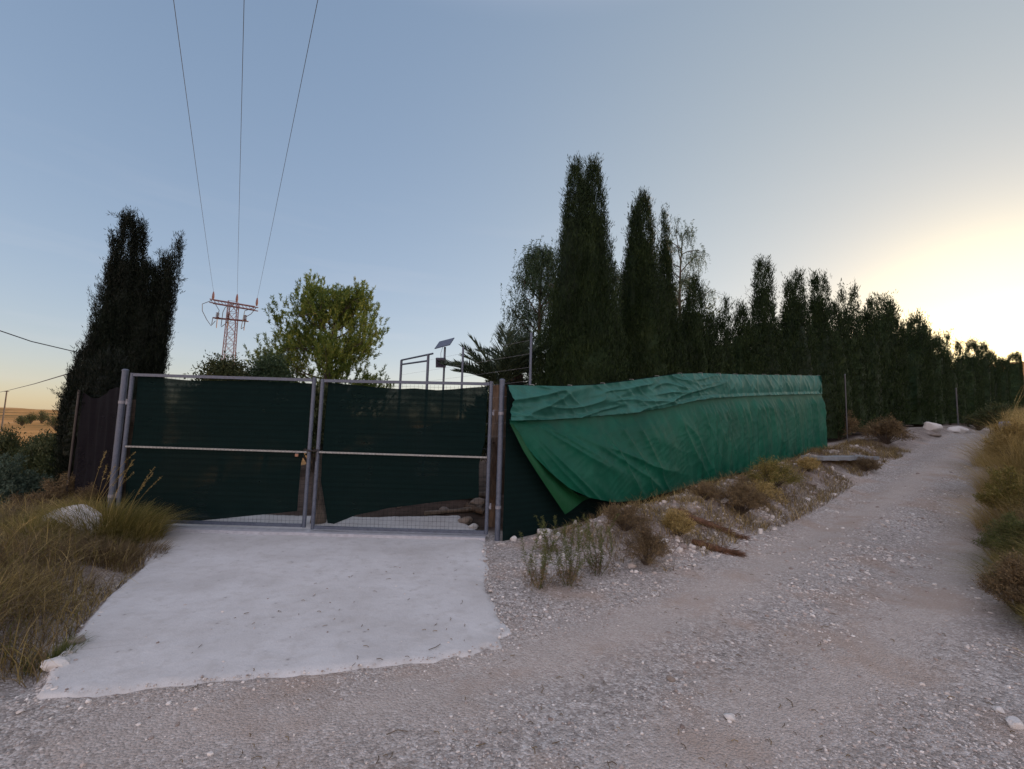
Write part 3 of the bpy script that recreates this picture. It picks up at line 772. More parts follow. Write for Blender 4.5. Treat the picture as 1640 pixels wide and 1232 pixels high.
m = Mesh()
def low_z(u, a, t):
    zb = np.interp(u, TB[:, 0], TB[:, 1]) + .012 * np.sin(u * 17) * smooth(u, 4, 6) + .02 * (noise(u * 2, 4, 8) - .5)
    return (np.interp(u, TS[:, 0], TS[:, 1]) + .01) * (1 - t) + zb * t
V, F = sheet(lambda a, t: TB[0, 0] + a * (UEND + .05 - TB[0, 0]), low_z, low_v, 460, 90)
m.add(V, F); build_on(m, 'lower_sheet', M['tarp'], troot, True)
# ties along the top hem and eyelets along the bottom hem
for u in np.arange(.35, UEND, .78):
    m = Mesh(); zt = float(np.interp(u, TT[:, 0], TT[:, 1])); m.tube([fxyz(u, -.085, zt - .05), fxyz(u, -.07, zt + .012), fxyz(u + .01, .02, zt + .022), fxyz(u + .01, .06, zt - .05)], .005, 5); build_on(m, 'tie', M['white_plastic'], troot)
# folded-back corner hanging below
cor = [(816, 677), (838, 722), (860, 757), (882, 790), (905, 824)]
inn = [(822, 680), (858, 730), (893, 768), (925, 792), (948, 798)]
m = Mesh(); A_ = np.array([on_line(*p, -.16) for p in cor]); B_ = np.array([on_line(*p, -.10) for p in inn])
rows = []
tt = np.linspace(0, 1, 30); ii = np.linspace(0, 1, 5)
Ai = np.stack([np.interp(tt, ii, A_[:, k]) for k in range(3)], 1); Bi = np.stack([np.interp(tt, ii, B_[:, k]) for k in range(3)], 1)
for s_ in np.linspace(0, 1, 14):
    R_ = Ai * (1 - s_) + Bi * s_; R_[:, 1] -= .05 * math.sin(s_ * 6) * tt; R_[:, 2] += .03 * math.sin(s_ * math.pi) * tt; rows.append(R_)
V = np.stack(rows, 0); idx = np.arange(14 * 30).reshape(14, 30)
m.add(V.reshape(-1, 3), np.stack([idx[:-1, :-1], idx[:-1, 1:], idx[1:, 1:], idx[1:, :-1]], -1).reshape(-1, 4))
build_on(m, 'folded_corner', M['tarp_fold'], troot, True)
# turned end at the far post
m = Mesh()
V, F = sheet(lambda a, t: UEND - .14 + a * .2, lambda u, a, t: np.interp(u, TT[:, 0], TT[:, 1]) * (1 - t) + (np.interp(u, TS[:, 0], TS[:, 1]) + .01) * t + .01, lambda u, z, a, t: -.12 + .1 * a - .02 * np.sin(t * 5), 10, 20)
m.add(V, F); build_on(m, 'end_fold', M['tarp_top'], troot, True)

# far fence posts along the hedge
def tall_post(px, py_top, v, label, r=.03, mat='dull'):
    P = on_line(px, py_top, v); z0 = float(h(P[0], P[1]))
    root = thing('fence_post', (P[0], P[1], z0), label, 'fence post', 'slim metal posts along the fence')
    m = Mesh(); m.tube([(P[0], P[1], z0 - .2), (P[0], P[1], P[2])], r, 8); build_on(m, 'tube', M['cable'], root, True)
    m = Mesh(); m.tube([(P[0], P[1], P[2] - .03), (P[0], P[1], P[2] + .015)], r * 1.25, 8); build_on(m, 'cap', M['steel'], root)
    return root, P
tall_post(1353, 600, .05, 'slim metal post before the hedge, just beyond the far end of the tarp', .02)
tall_post(1531, 622, .05, 'farthest slim metal post, standing by pale stones at the top of the track', .035)

# tall wire fence of the pen behind
proot = thing('pen_fence', at_y(851, 610, 6.95) * [1, 1, 0], 'tall open wire fence with thin strands inside the yard, by the palm', 'fence')
pts = []
for px, py, Y in ((851, 533, 6.95), (742, 556, 8.1), (686, 568, 9.0), (643, 577, 9.9)):
    P = at_y(px, py, Y); z0 = float(h(P[0], P[1])); pts.append(P)
    m = Mesh(); m.tube([(P[0], P[1], z0 - .1), P], .028 if px in (686, 643) else .021, 8); build_on(m, 'post', M['steel'], proot, True)
m = Mesh()
a_, b_ = pts[2], pts[3]; m.tube([a_ + (b_ - a_) * -.15, b_], .02, 8); m.tube([a_ - [0, 0, .13], b_ - [0, 0, .10]], .02, 8); build_on(m, 'top_rail', M['steel'], proot, True)
m = Mesh()
for k in range(9):
    for i in range(3):
        m.tube([pts[i] - [0, 0, .12 + .22 * k], pts[i + 1] - [0, 0, .12 + .22 * k]], .0016, 3, caps=False)
build_on(m, 'wire', M['dull'], proot)

# solar lamp
P = at_y(712, 572, 9.2); z0 = float(h(P[0], P[1]))
lr = thing('solar_lamp', (P[0], P[1], z0), 'solar lamp on a thin pole with tilted panel and dark housing', 'solar lamp')
m = Mesh(); m.tube([(P[0], P[1], z0 - .1), (P[0], P[1], at_y(712, 556, 9.2)[2])], .022, 8); build_on(m, 'pole', M['steel'], lr, True)
c_ = at_y(712, 550, 9.2); Rm = np.array(Matrix.Rotation(math.radians(-12), 3, 'Z') @ Matrix.Rotation(math.radians(38), 3, 'X') @ Matrix.Rotation(math.radians(-14), 3, 'Y'))
m = Mesh(); m.box(c_, (.37, .33, .014), 0, Rm); sp_ = build_on(m, 'solar_panel', M['steel'], lr)
m = Mesh(); m.box(c_ - Rm @ np.array([0, 0, .010]), (.34, .30, .006), 0, Rm); build_on(m, 'panel_back', M['cell'], lr)
c_ = at_y(706, 581, 9.15); R2 = np.array(Matrix.Rotation(math.radians(15), 3, 'X'))
m = Mesh(); m.box(c_, (.2, .1, .2), 0, R2); m.box(c_ + [.08, .02, -.03], (.06, .05, .06), 0, R2); m.box(c_ - R2 @ np.array([0, .045, 0]), (.15, .01, .12), 0, R2); build_on(m, 'lamp_housing', M['lampbox'], lr)
m = Mesh(); m.tube([c_ + [.0, .0, .08], c_ + [-.01, 0, .2], at_y(709, 556, 9.2)], .004, 4); build_on(m, 'cable', M['cable'], lr)

# side fence with brown netting on the left
A0 = np.array([-5.56, 6.3]); A1 = np.array([-7.1, 7.15])
sr = thing('side_fence', (A0[0], A0[1], 0), 'side fence of dark brown netting behind the left gate post', 'fence')
for k, t in enumerate((.06, .96)):
    p = A0 + (A1 - A0) * t; m = Mesh(); m.tube([(p[0], p[1], h(*p) - .2), (p[0], p[1], 1.95)], .02, 8); build_on(m, 'post', M['chain'], sr, True)
m = Mesh(); nu, nv = 40, 24
a, t = np.meshgrid(np.linspace(0.02, 1, nu), np.linspace(0, 1, nv)); X = A0[0] + (A1 - A0)[0] * a; Yv = A0[1] + (A1 - A0)[1] * a + .10 * fbm(a * 7, t * 2, 3) + .03 * np.abs(np.sin(a * 17 + 2 * t))
Zb = h(X, Yv); V = np.stack([X, Yv, (1.9 + .08 * np.sin(a * 7)) * (1 - t) + Zb * t], -1).reshape(-1, 3); idx = np.arange(nu * nv).reshape(nv, nu)
m.add(V, np.stack([idx[:-1, :-1], idx[:-1, 1:], idx[1:, 1:], idx[1:, :-1]], -1).reshape(-1, 4)); build_on(m, 'shade_net', M['netside'], sr, True)

# ------------------------------------------------------------------ cypresses
def keep_behind(c, lim=.2):
    """clipped back to the fence: nothing grows through the cloth"""
    u_, v_ = uv_of(c[:, 0], c[:, 1]); d = np.clip(lim - v_, 0, None) * (u_ > -1.5)
    c = c.copy(); c[:, 0] -= FD[1] * d; c[:, 1] += FD[0] * d; return c
def spire(m, foot, top, R, g, k=1.0, dens=230, low=1.0, open_=0., mat=0, seed=0, tipw=.55):
    """columnar crown round the axis foot -> top"""
    foot = np.array(foot, float); top = np.array(top, float); top[2] -= .14 * k; Hh = top[2] - foot[2]
    def prof(t): return R * np.minimum(1, 1.18 * (1 - t) ** tipw) * (low + (1 - low) * smooth(t, 0, .25))
    area = 2 * math.pi * R * Hh * .8; n = int(dens * area / k ** 2)
    t = g.random(n) ** 1.0; th = g.uniform(0, 6.283, n)
    lump = .66 + .62 * fbm(th * 1.9 + seed, t * Hh * .8, seed + 5, 3)
    lump2 = .74 + .5 * noise(th * 3.6, t * Hh * .9 + th, seed + 8)
    rr = prof(t) * lump * lump2 * (1 - .30 * g.random(n) ** 2.0)
    ax = foot + (top - foot) * t[:, None]
    out = np.stack([np.cos(th), np.sin(th), 0 * th], 1)
    c = ax + out * rr[:, None]
    c = keep_behind(c)
    D = np.array([0, 0, 1.0]) + out * g.uniform(.02, .30, n)[:, None] + g.normal(0, .09, (n, 3))
    D /= np.linalg.norm(D, axis=1)[:, None]
    SL = g.uniform(.12, .38, n) * k ** .7
    q_ = 13
    tt = g.random((n, q_)); P = c[:, None] + D[:, None] * (tt * SL[:, None])[..., None] + g.normal(0, .016 * k, (n, q_, 3))
    dd = D[:, None] * 1.0 + g.normal(0, .32, (n, q_, 3))
    P = keep_behind(P.reshape(-1, 3), .10)
    m.leaves(P.reshape(-1, 3), dd.reshape(-1, 3), (g.uniform(.04, .095, n * q_)) * k ** .8, (g.uniform(.006, .013, n * q_)) * k, g, mat)
    # inner twig mass
    nz, na = 26, 14; V = []
    for i in range(nz + 1):
        tq = i / nz * .84
        for j in range(na):
            a = j / na * 6.283
            lm = .72 + .55 * float(fbm(a * 1.9 + seed, tq * Hh * .9, seed + 5, 3))
            r_ = prof(tq) * lm * (.78 - .4 * open_) * (1 + .2 * (float(noise(j * 3.3, i * 2.7, seed)) - .5))
            pa = foot + (top - foot) * tq; V.append(pa + np.array([math.cos(a) * r_, math.sin(a) * r_, 0]))
    F = [[i * na + j, i * na + (j + 1) % na, (i + 1) * na + (j + 1) % na, (i + 1) * na + j] for i in range(nz) for j in range(na)]
    if open_ < .5: m.add(keep_behind(np.array(V), .3), F, mat)

def cypress(spires, v, label, seed, mat='cypress', group='cypresses of the hedge', dens=230, name='cypress_tree'):
    """spires: (px_top, py_top, width_px, px_foot, open)"""
    px, py, w_, pf, op = spires[0]
    B = on_line(pf, 600, v); z0 = float(h(B[0], B[1]))
    root = thing(name, (B[0], B[1], z0), label, 'tree', group)
    g = rng(seed); m = Mesh()
    for i, (px, py, w_, pf, op) in enumerate(spires):
        T = on_line(px, py, v); Fo = on_line(pf, 600, v); zf = float(h(Fo[0], Fo[1]))
        Yd = T[1]; k = max(.8, min(3.2, Yd / 8.0)); R = w_ / 2 * Yd / FPX
        spire(m, (Fo[0], Fo[1], zf + .12), T, R * (1.42 if w_ >= 40 else 1.2), g, k, dens, .9, op, 0, seed * 3 + i)
    build_on(m, 'crown', M[mat], root)
    m = Mesh(); R = max(.06, .12 * spires[0][2] / 100 * B[1] / 8)
    m.tube([(B[0], B[1], z0 - .15), (B[0], B[1], z0 + .8), (B[0], B[1], z0 + 1.8)], [R * 1.3, R, R * .7], 9); build_on(m, 'trunk', M['bark'], root, True)
    return root

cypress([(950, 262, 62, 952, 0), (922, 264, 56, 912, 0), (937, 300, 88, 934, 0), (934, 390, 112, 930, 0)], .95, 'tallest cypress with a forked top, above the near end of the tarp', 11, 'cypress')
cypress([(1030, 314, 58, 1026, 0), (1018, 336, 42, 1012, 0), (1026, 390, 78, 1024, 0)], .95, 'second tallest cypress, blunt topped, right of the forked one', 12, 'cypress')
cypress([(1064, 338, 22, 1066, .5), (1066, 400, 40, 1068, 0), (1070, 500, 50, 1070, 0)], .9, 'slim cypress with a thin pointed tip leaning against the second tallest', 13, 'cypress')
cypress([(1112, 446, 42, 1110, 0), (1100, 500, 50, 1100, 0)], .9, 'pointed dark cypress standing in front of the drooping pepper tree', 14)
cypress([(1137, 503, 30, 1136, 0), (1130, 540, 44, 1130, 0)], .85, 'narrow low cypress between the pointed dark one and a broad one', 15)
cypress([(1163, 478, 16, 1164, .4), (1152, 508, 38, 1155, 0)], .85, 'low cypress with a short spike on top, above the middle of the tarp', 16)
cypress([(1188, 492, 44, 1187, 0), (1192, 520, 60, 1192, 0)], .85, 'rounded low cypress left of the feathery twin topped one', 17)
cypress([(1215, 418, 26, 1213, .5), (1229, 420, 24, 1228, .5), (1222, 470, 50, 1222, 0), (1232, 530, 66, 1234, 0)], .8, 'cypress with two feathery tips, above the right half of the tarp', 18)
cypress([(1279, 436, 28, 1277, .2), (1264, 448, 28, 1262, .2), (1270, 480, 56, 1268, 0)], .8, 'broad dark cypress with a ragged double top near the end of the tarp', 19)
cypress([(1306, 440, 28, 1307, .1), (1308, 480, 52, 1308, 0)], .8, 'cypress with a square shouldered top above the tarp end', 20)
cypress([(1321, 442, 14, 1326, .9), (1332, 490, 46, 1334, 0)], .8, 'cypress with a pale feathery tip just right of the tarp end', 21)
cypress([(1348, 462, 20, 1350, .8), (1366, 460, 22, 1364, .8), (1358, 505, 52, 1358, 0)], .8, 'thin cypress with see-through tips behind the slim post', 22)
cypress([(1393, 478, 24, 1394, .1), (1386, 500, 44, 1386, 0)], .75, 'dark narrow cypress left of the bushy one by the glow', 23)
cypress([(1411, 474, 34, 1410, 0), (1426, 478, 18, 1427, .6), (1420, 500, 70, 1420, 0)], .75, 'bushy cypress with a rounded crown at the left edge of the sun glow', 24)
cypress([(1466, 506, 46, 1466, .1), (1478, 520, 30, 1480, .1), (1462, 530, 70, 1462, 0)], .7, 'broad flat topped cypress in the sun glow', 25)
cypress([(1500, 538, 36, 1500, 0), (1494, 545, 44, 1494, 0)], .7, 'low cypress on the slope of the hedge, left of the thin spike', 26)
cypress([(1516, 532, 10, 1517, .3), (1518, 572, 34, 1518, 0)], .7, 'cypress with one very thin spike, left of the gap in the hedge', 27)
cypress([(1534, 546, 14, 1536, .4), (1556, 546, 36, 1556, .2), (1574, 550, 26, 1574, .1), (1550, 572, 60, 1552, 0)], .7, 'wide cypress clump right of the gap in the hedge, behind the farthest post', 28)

# left cypress, built on the plane Y = 8.6
def left_cypress():
    Yd = 9.3
    def W(px, py, Y=Yd): return at_y(px, py, Y)
    F0_ = W(178, 700); z0 = float(h(F0_[0], F0_[1]))
    root = thing('cypress_tree', (F0_[0], F0_[1], z0), 'black leaning cypress with two ragged tips behind the left gate post', 'tree')
    g = rng(99); m = Mesh()
    for (tx, ty, fx, fz, wd, Y, op, lowf) in ((207, 345, 192, .2, 50, 8.6, 0, 1.3), (226, 358, 202, .6, 34, 8.7, .2, 1.2), (184, 378, 185, .6, 18, 8.5, .6, 1), (150, 590, 146, 1.3, 60, 6.9, 0, .8), (178, 575, 172, 1.4, 56, 6.7, 0, .8), (128, 610, 130, 1.0, 34, 7.0, .2, .8),
                                    (192, 420, 176, .1, 70, 8.6, 0, 1.1), (172, 500, 156, .1, 58, 8.4, .1, 1), (214, 430, 208, .3, 70, 8.8, 0, 1),
                                    (238, 425, 222, .2, 60, 8.7, 0, 1), (252, 455, 232, .2, 46, 8.8, .1, 1), (288, 384, 240, 1.8, 22, 8.7, .8, .8), (266, 412, 232, 1.2, 30, 8.8, .6, .8), (268, 440, 232, .5, 36, 8.8, .2, 1), (240, 500, 226, .2, 62, 8.8, 0, 1),
                                    (118, 592, 140, .3, 30, 8.3, .2, 1), (135, 560, 146, .2, 40, 8.4, .1, 1), (110, 630, 150, .5, 34, 8.3, .4, 1)):
        Y = Y + .7; T = W(tx, ty, Y); Fo = W(fx, 600, Y); zf = float(h(Fo[0], Fo[1])) + fz
        spire(m, (Fo[0], Fo[1], zf), T, wd / 2 * Y / FPX, g, 1.0, 330, lowf, op, 0, int(tx), .42)
    # loose twigs
    for (a, b) in (((150, 500), (142, 462)), ((105, 640), (82, 625)), ((285, 450), (296, 448)), ((205, 350), (175, 342)), ((250, 410), (258, 400))):
        A, B = W(*a), W(*b); n = 60; t = g.random(n)[:, None]; P = A * (1 - t) + B * t + g.normal(0, .02, (n, 3)); m.leaves(P, np.tile(B - A, (n, 1)) + g.normal(0, .15, (n, 3)), .08, .008, g)
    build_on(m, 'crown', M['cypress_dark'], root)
    m = Mesh(); P = [W(182, 900, Yd)]; P = [(F0_[0], F0_[1], z0 - .2), (F0_[0] + .02, F0_[1], z0 + 1), W(190, 560), W(203, 440)]
    m.tube(P, [.17, .13, .09, .03], 10); build_on(m, 'trunk', M['bark'], root, True)
left_cypress()

for i, (px, py, wd, lab) in enumerate(((1586, 566, 40, 'dark cypress two places left of the picture edge, in the glow'), (1604, 574, 30, 'low cypress before the bright ridge near the picture edge'), (1626, 566, 40, 'last cypress of the hedge, at the right picture edge'))):
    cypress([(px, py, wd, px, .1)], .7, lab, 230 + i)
# ------------------------------------------------------------------ broadleaf and pine trees
def grow(base, lean, height, g, n_limb, spread, start=.25, up=.45, droop=0., sub=4, rtrunk=.14, top_r=.25, shape=None):
    """returns tubes list and tips"""
    base = np.array(base, float); top = base + np.array([lean[0], lean[1], height])
    tubes = []; tips = []
    tp = [base + (top - base) * t + np.array([.12 * math.sin(t * 5 + 1), .1 * math.sin(t * 4), 0]) * height * .12 * (t > 0) for t in np.linspace(0, 1, 8)]
    tubes.append((tp, np.linspace(rtrunk, .015, 8)))
    tp = np.array(tp)
    for i in range(n_limb):
        t = start + (1 - start) * (i + g.random()) / n_limb
        p = np.array([np.interp(t, np.linspace(0, 1, 8), tp[:, k]) for k in range(3)])
        a = i * 2.4 + g.normal(0, .3); s_ = shape(t) if shape else (1 - (t - start) / (1 - start)) ** .6 * .85 + .15
        L = spread * s_ * g.uniform(.6, 1.22)
        d = np.array([math.cos(a), math.sin(a), up + g.normal(0, .12)]); d /= np.linalg.norm(d)
        pts_ = [p]
        for k in range(5):
            d = d + g.normal(0, .12, 3) + np.array([0, 0, .05 - droop * k * .12]); d /= np.linalg.norm(d); pts_.append(pts_[-1] + d * L / 5)
        tubes.append((pts_, np.linspace(rtrunk * .38 * (1 - t * .6), .008, 6)))
        tips.append((pts_[-1], d))
        for j in range(sub):
            tj = g.uniform(.3, 1); q0 = pts_[0] + (pts_[-1] - pts_[0]) * 0; ii = tj * 5; i0 = min(4, int(ii)); q0 = pts_[i0] + (pts_[i0 + 1] - pts_[i0]) * (ii - i0)
            dj = d + g.normal(0, .6, 3) + np.array([0, 0, .25 - droop]); dj /= np.linalg.norm(dj); Lj = L * g.uniform(.25, .45)
            q1 = q0 + dj * Lj * .5; q2 = q1 + (dj + g.normal(0, .2, 3) - np.array([0, 0, droop * .5])) * Lj * .5
            tubes.append(([q0, q1, q2], [.012, .008, .004])); tips.append((q2, dj)); tips.append((q1, dj))
    return tubes, tips
def put_tree(name, base, tubes, m_crown, mat, label, group=None, cat='tree', bark='bark'):
    root = thing(name, tuple(base), label, cat, group)
    m = Mesh()
    for P, r in tubes: m.tube(P, r, 6, caps=False)
    build_on(m, 'trunk', M[bark], root, True)
    build_on(m_crown, 'crown', M[mat], root)
    return root

def pine():
    g = rng(5); Y = 18.0
    top = at_y(535, 458, Y); b = at_y(512, 640, Y); z0 = float(h(b[0], b[1]))
    tubes, tips = grow((b[0], b[1], z0), (.55, 0), top[2] - z0 - .75, g, 44, 2.35, .1, .22, 0, 7, .2, shape=lambda t: np.interp(t, [.1, .3, .55, .75, .9, 1], [1.05, 1.12, 1.05, .8, .55, .3]))
    m = Mesh()
    for p, d in tips:
        n = int(g.integers(3, 9) * (1.3 if g.random() < .5 else .6))
        for _ in range(n):
            c = p + g.normal(0, .24, 3); ax = d * .5 + np.array([0, 0, .9]) + g.normal(0, .3, 3); ax /= np.linalg.norm(ax); L = g.uniform(.22, .42)
            k = 34; t = g.random(k)
            P = c + ax * (t * L)[:, None]; D = ax * .9 + g.normal(0, .5, (k, 3)); m.leaves(P, D, g.uniform(.09, .18, k), g.uniform(.02, .034, k), g)
    put_tree('pine_tree', (b[0], b[1], z0), tubes, m, 'pine', 'sunlit yellow green pine tree standing behind the gate')
pine()

def leafy(name, px, py_top, Y, wpx, label, seed, mat, group=None, leafL=.08, leafW=.03, n_limb=22, up=.45, droop=0., sub=5, per=60, spread_n=.18, start=.2, zbase=None, rt=.09, cat='tree', shape=None):
    g = rng(seed); top = at_y(px, py_top, Y); z0 = float(h(top[0], top[1]))
    tubes, tips = grow((top[0], top[1], z0 - .05), (0, 0), max(.4, top[2] - z0 - .1), g, n_limb, wpx / 2 * Y / FPX, start, up, droop, sub, rt, shape=shape)
    m = Mesh()
    for p, d in tips:
        n = per; P = p + g.normal(0, spread_n, (n, 3)); D = g.normal(0, .6, (n, 3)) + d * .6 + np.array([0, 0, .3 - 1.5 * droop]); m.leaves(P, D, g.uniform(.6, 1.3, n) * leafL, g.uniform(.6, 1.3, n) * leafW, g)
    return put_tree(name, (top[0], top[1], z0), tubes, m, mat, label, group, cat)

leafy('broadleaf_tree', 366, 588, 13.5, 100, 'low dark leafy tree below the pylon, left of the pine', 31, 'shrub', None, .1, .045, 22, .35, 0, 5, 90, .18, .35)
leafy('broadleaf_tree', 435, 585, 14.5, 120, 'low green tree filling the gap between the dark leafy tree and the pine', 32, 'pepper', None, .1, .04, 22, .35, 0, 5, 80, .2, .35)

leafy('broadleaf_tree', 1040, 470, 22.0, 190, 'added dense tree far behind the second tallest cypress, shading the left cypress', 33, 'shrub', None, .16, .07, 34, .4, 0, 6, 90, .3, .2)  # added behind the hedge to keep the low sun off the left cypress

def pepper(px, py, Y, wpx, label, seed, n_limb=26, per=7, start=.3, mat='pepper'):
    """airy tree with hanging leaf strings"""
    g = rng(seed); top = at_y(px, py, Y); z0 = float(h(top[0], top[1]))
    tubes, tips = grow((top[0], top[1], z0 - .05), (0, 0), top[2] - z0 - .2, g, n_limb, wpx / 2 * Y / FPX, start, .7, .35, 6, .12, shape=lambda t: np.interp(t, [.2, .5, .8, 1], [.9, 1, .85, .35]))
    m = Mesh()
    for p, d in tips:
        for _ in range(per):
            c = p + g.normal(0, .12, 3); k = 26; t = np.linspace(0, 1, k); L = g.uniform(.25, .6); hd = g.normal(0, .25, 2)
            P = c + np.stack([hd[0] * t * L, hd[1] * t * L, .08 * t - L * t ** 1.5], 1); D = np.array([0, 0, -.6]) + g.normal(0, .6, (k, 3)); m.leaves(P, D, g.uniform(.04, .08, k), g.uniform(.010, .018, k), g)
    return put_tree('pepper_tree', (top[0], top[1], z0), tubes, m, mat, label, 'pepper trees behind the cypresses')
pepper(872, 385, 11.0, 125, 'airy pepper tree left of the tallest cypress', 41, 30, 6)
pepper(1093, 372, 15.5, 135, 'wispy pepper tree showing between slim and pointed cypresses', 42, 24, 4)
pepper(985, 420, 13.0, 90, 'pepper tree peeping through between the two tallest cypresses', 43, 18, 4)

def palm(px, py, Y, n, L, label, seed, mat='palm', rise=.85):
    g = rng(seed); c = at_y(px, py, Y); z0 = float(h(c[0], c[1]))
    root = thing('palm_tree', (c[0], c[1], z0), label, 'palm', 'palms inside the yard')
    m = Mesh(); m.tube([(c[0], c[1], z0 - .1), (c[0], c[1], z0 + (c[2] - z0) * .5), tuple(c)], [.2, .17, .15], 10); build_on(m, 'trunk', M['palmbark'], root, True)
    for i in range(n):
        m = Mesh(); a = i * 2.4 + g.normal(0, .2); e = g.uniform(.15, 1.25) * rise + .15; Li = L * g.uniform(.8, 1.1)
        d = np.array([math.cos(a) * math.cos(e), math.sin(a) * math.cos(e), math.sin(e)]); P = [c.copy()]
        for k in range(10): d = d - np.array([0, 0, .055]); d /= np.linalg.norm(d); P.append(P[-1] + d * Li / 10)
        m.tube(P, np.linspace(.018, .004, 11), 5, caps=False); P = np.array(P)
        nn = 46; t = np.linspace(.12, 1, nn); Q = np.stack([np.interp(t * 10, range(11), P[:, j]) for j in range(3)], 1)
        T = np.gradient(Q, axis=0); T /= np.linalg.norm(T, axis=1)[:, None]; S = np.cross(T, [0, 0, 1.0]); S /= np.linalg.norm(S, axis=1)[:, None] + 1e-6
        for sg in (-1, 1):
            D = T * .75 + S * sg * .75 + np.array([0, 0, .3]) + g.normal(0, .1, (nn, 3)); m.leaves(Q, D, .42 * np.sin(np.clip(t, .1, .97) * 2.9) ** .6 * Li / 1.6 + .05, .022, g)
        build_on(m, 'frond', M[mat], root)
palm(800, 618, 8.9, 28, 1.22, 'spiky palm whose fronds rise behind the right gate leaf', 61)
palm(828, 600, 9.9, 24, 1.05, 'blue green palm between the spiky palm and the tall cypress', 62, 'bluegreen', 1.0)

# bushes ----------------------------------------------------------------------------------
def bush(px, py, wpx, hpx, label, seed, mat='shrub', group=None, Y=None, cat='bush', dens=1.0, world=None, leafL=.05, leafW=.018, name='bush'):
    g = rng(seed)
    if Y is None: B = on_ground(px, py)
    else:
        B = at_y(px, py, Y); B[2] = float(h(B[0], B[1]))
    Yd = B[1]; W_ = wpx / 2 * Yd / FPX; Hh = hpx * Yd / FPX
    if Y is not None: Hh = max(.3 * Hh, at_y(px, py - hpx, Y)[2] - B[2])
    k = max(.7, min(6, Yd / 7.0)); n = int(2600 * dens * max(.4, W_ * Hh) / k ** 1.4) + 300
    root = thing(name, tuple(B), label, cat, group)
    m = Mesh(); ns = 60; S = Mesh()
    tips = []
    for i in range(ns):
        a = g.uniform(0, 6.283); rr = g.random() ** .6; e = np.array([math.cos(a) * rr * W_, math.sin(a) * rr * W_, Hh * (1 - .55 * rr ** 2) * g.uniform(.55, 1.05)])
        mid = e * .5 + np.array([0, 0, Hh * .08]); P = [B + [0, 0, -.02], B + mid, B + e]; S.tube(P, [.006 * k, .004 * k, .002 * k], 4, caps=False); tips.append((B + mid * 1.0, B + e))
    tips = np.array(tips); j = g.integers(0, ns, n * 4); t = g.random(n * 4)[:, None] ** .7
    P = tips[j, 0] * (1 - t) + tips[j, 1] * t + g.normal(0, .045 * k ** .5, (n * 4, 3)) * np.array([1.4, 1.4, 1]) * max(.5, W_)
    D = (tips[j, 1] - tips[j, 0]) * .8 + g.normal(0, .35, (n * 4, 3)); m.leaves(P, D, g.uniform(.5, 1.3, n * 4) * leafL * k ** .8, g.uniform(.6, 1.3, n * 4) * leafW * k ** .8, g)
    build_on(m, 'foliage', M[mat], root); build_on(S, 'stem', M['bark'], root)
    return root

# left of the fence
bush(70, 790, 130, 90, 'dark olive bush left of the brown side fence', 71, 'shrub', Y=11, dens=2.4)
bush(15, 800, 110, 75, 'grey green bush at the left edge of the view', 72, 'bluegreen', Y=9.0, dens=2.2)
bush(20, 740, 130, 55, 'dark bush behind the grey green one, before the ochre field', 73, 'shrub', Y=15, dens=2.6)
bush(100, 735, 110, 60, 'olive bush below the cypress skirt, before the ochre field', 74, 'shrub', Y=17, dens=2.6)
bush(100, 830, 90, 70, 'brown twiggy bush at the foot of the side fence', 75, 'brownbrush', Y=7.2, dens=2.2, leafL=.06, leafW=.008)
bush(40, 850, 110, 60, 'brown dry bush behind the pale rock', 76, 'brownbrush', Y=7.0, dens=2.0, leafL=.06, leafW=.008)
bush(140, 835, 60, 60, 'thin brown bush leaning against the side fence netting', 77, 'brownbrush', Y=6.7, dens=1.3, leafL=.06, leafW=.006)
for i, (px, py, wd, hp, Y, lab) in enumerate(((50, 668, 16, 9, 95, 'small round shrub on the ochre field, left of its twin'), (68, 668, 18, 10, 100, 'slightly larger round shrub on the ochre field beside its twin'),
                              (92, 676, 36, 12, 70, 'low wide shrub on the ochre field next to the cypress skirt'), (36, 672, 18, 7, 85, 'lowest small shrub on the ochre field near the pale track'))):
    bush(px, py, wd, hp, lab, 80 + i, 'shrub', 'shrubs dotted over the ochre field', Y=Y, dens=.16)

bush(505, 720, 120, 105, 'dark bush in the yard seen in the slit between the gate leaves', 91, 'shrub', Y=13, dens=2.6, leafL=.07, leafW=.03)
bush(800, 720, 120, 118, 'dark bush in the yard seen beside the right gate post', 92, 'shrub', Y=10.5, dens=2.8, leafL=.07, leafW=.03)
# ------------------------------------------------------------------ grass
def grass_field(name, n, region, hf, mat, seed, wid=.006, lean=(.3, 1.0), angf=None):
    g = rng(seed); P = region(g, n); n = len(P); x, y = P[:, 0], P[:, 1]; z = h(x, y) - .01
    hh = hf(x, y, g); ang = g.uniform(0, 6.283, n) if angf is None else angf(x, y, g)
    m = Mesh(); m.strips(np.stack([x, y, z], 1), hh, ang, g.uniform(*lean, n), g.uniform(.6, 1.5, n) * wid, g, 0)
    return m.build(name, M[mat])
def left_region(g, n):
    x = g.uniform(-9.5, -2.2, n); y = g.uniform(2.3, 6.9, n); d = slab_mask(x, y)
    ok = (d < -.05 - .28 * g.random(n) ** 2 * (y < 5)) & (x < -2.6) & (fbm(x * 2, y * 2, 14, 3) > .36) & ~((y > 6.15) & (x > -5.6)) & (y > 2.7 + .4 * noise(x * 2, 0, 3) + smooth(-x, 2.6, 3.4) * 0)
    return np.stack([x[ok], y[ok]], 1)
def left_h(x, y, g):
    s = .12 + .22 * fbm(x * 1.1, y * 1.1, 15, 3) + .08 * smooth(-slab_mask(x, y), .3, 1)
    return s * g.uniform(.4, 1.35, len(x))
tag(grass_field('grass', 52000, left_region, left_h, 'brownbrush', 101, .0045, (.2, 1.7)), kind='stuff')
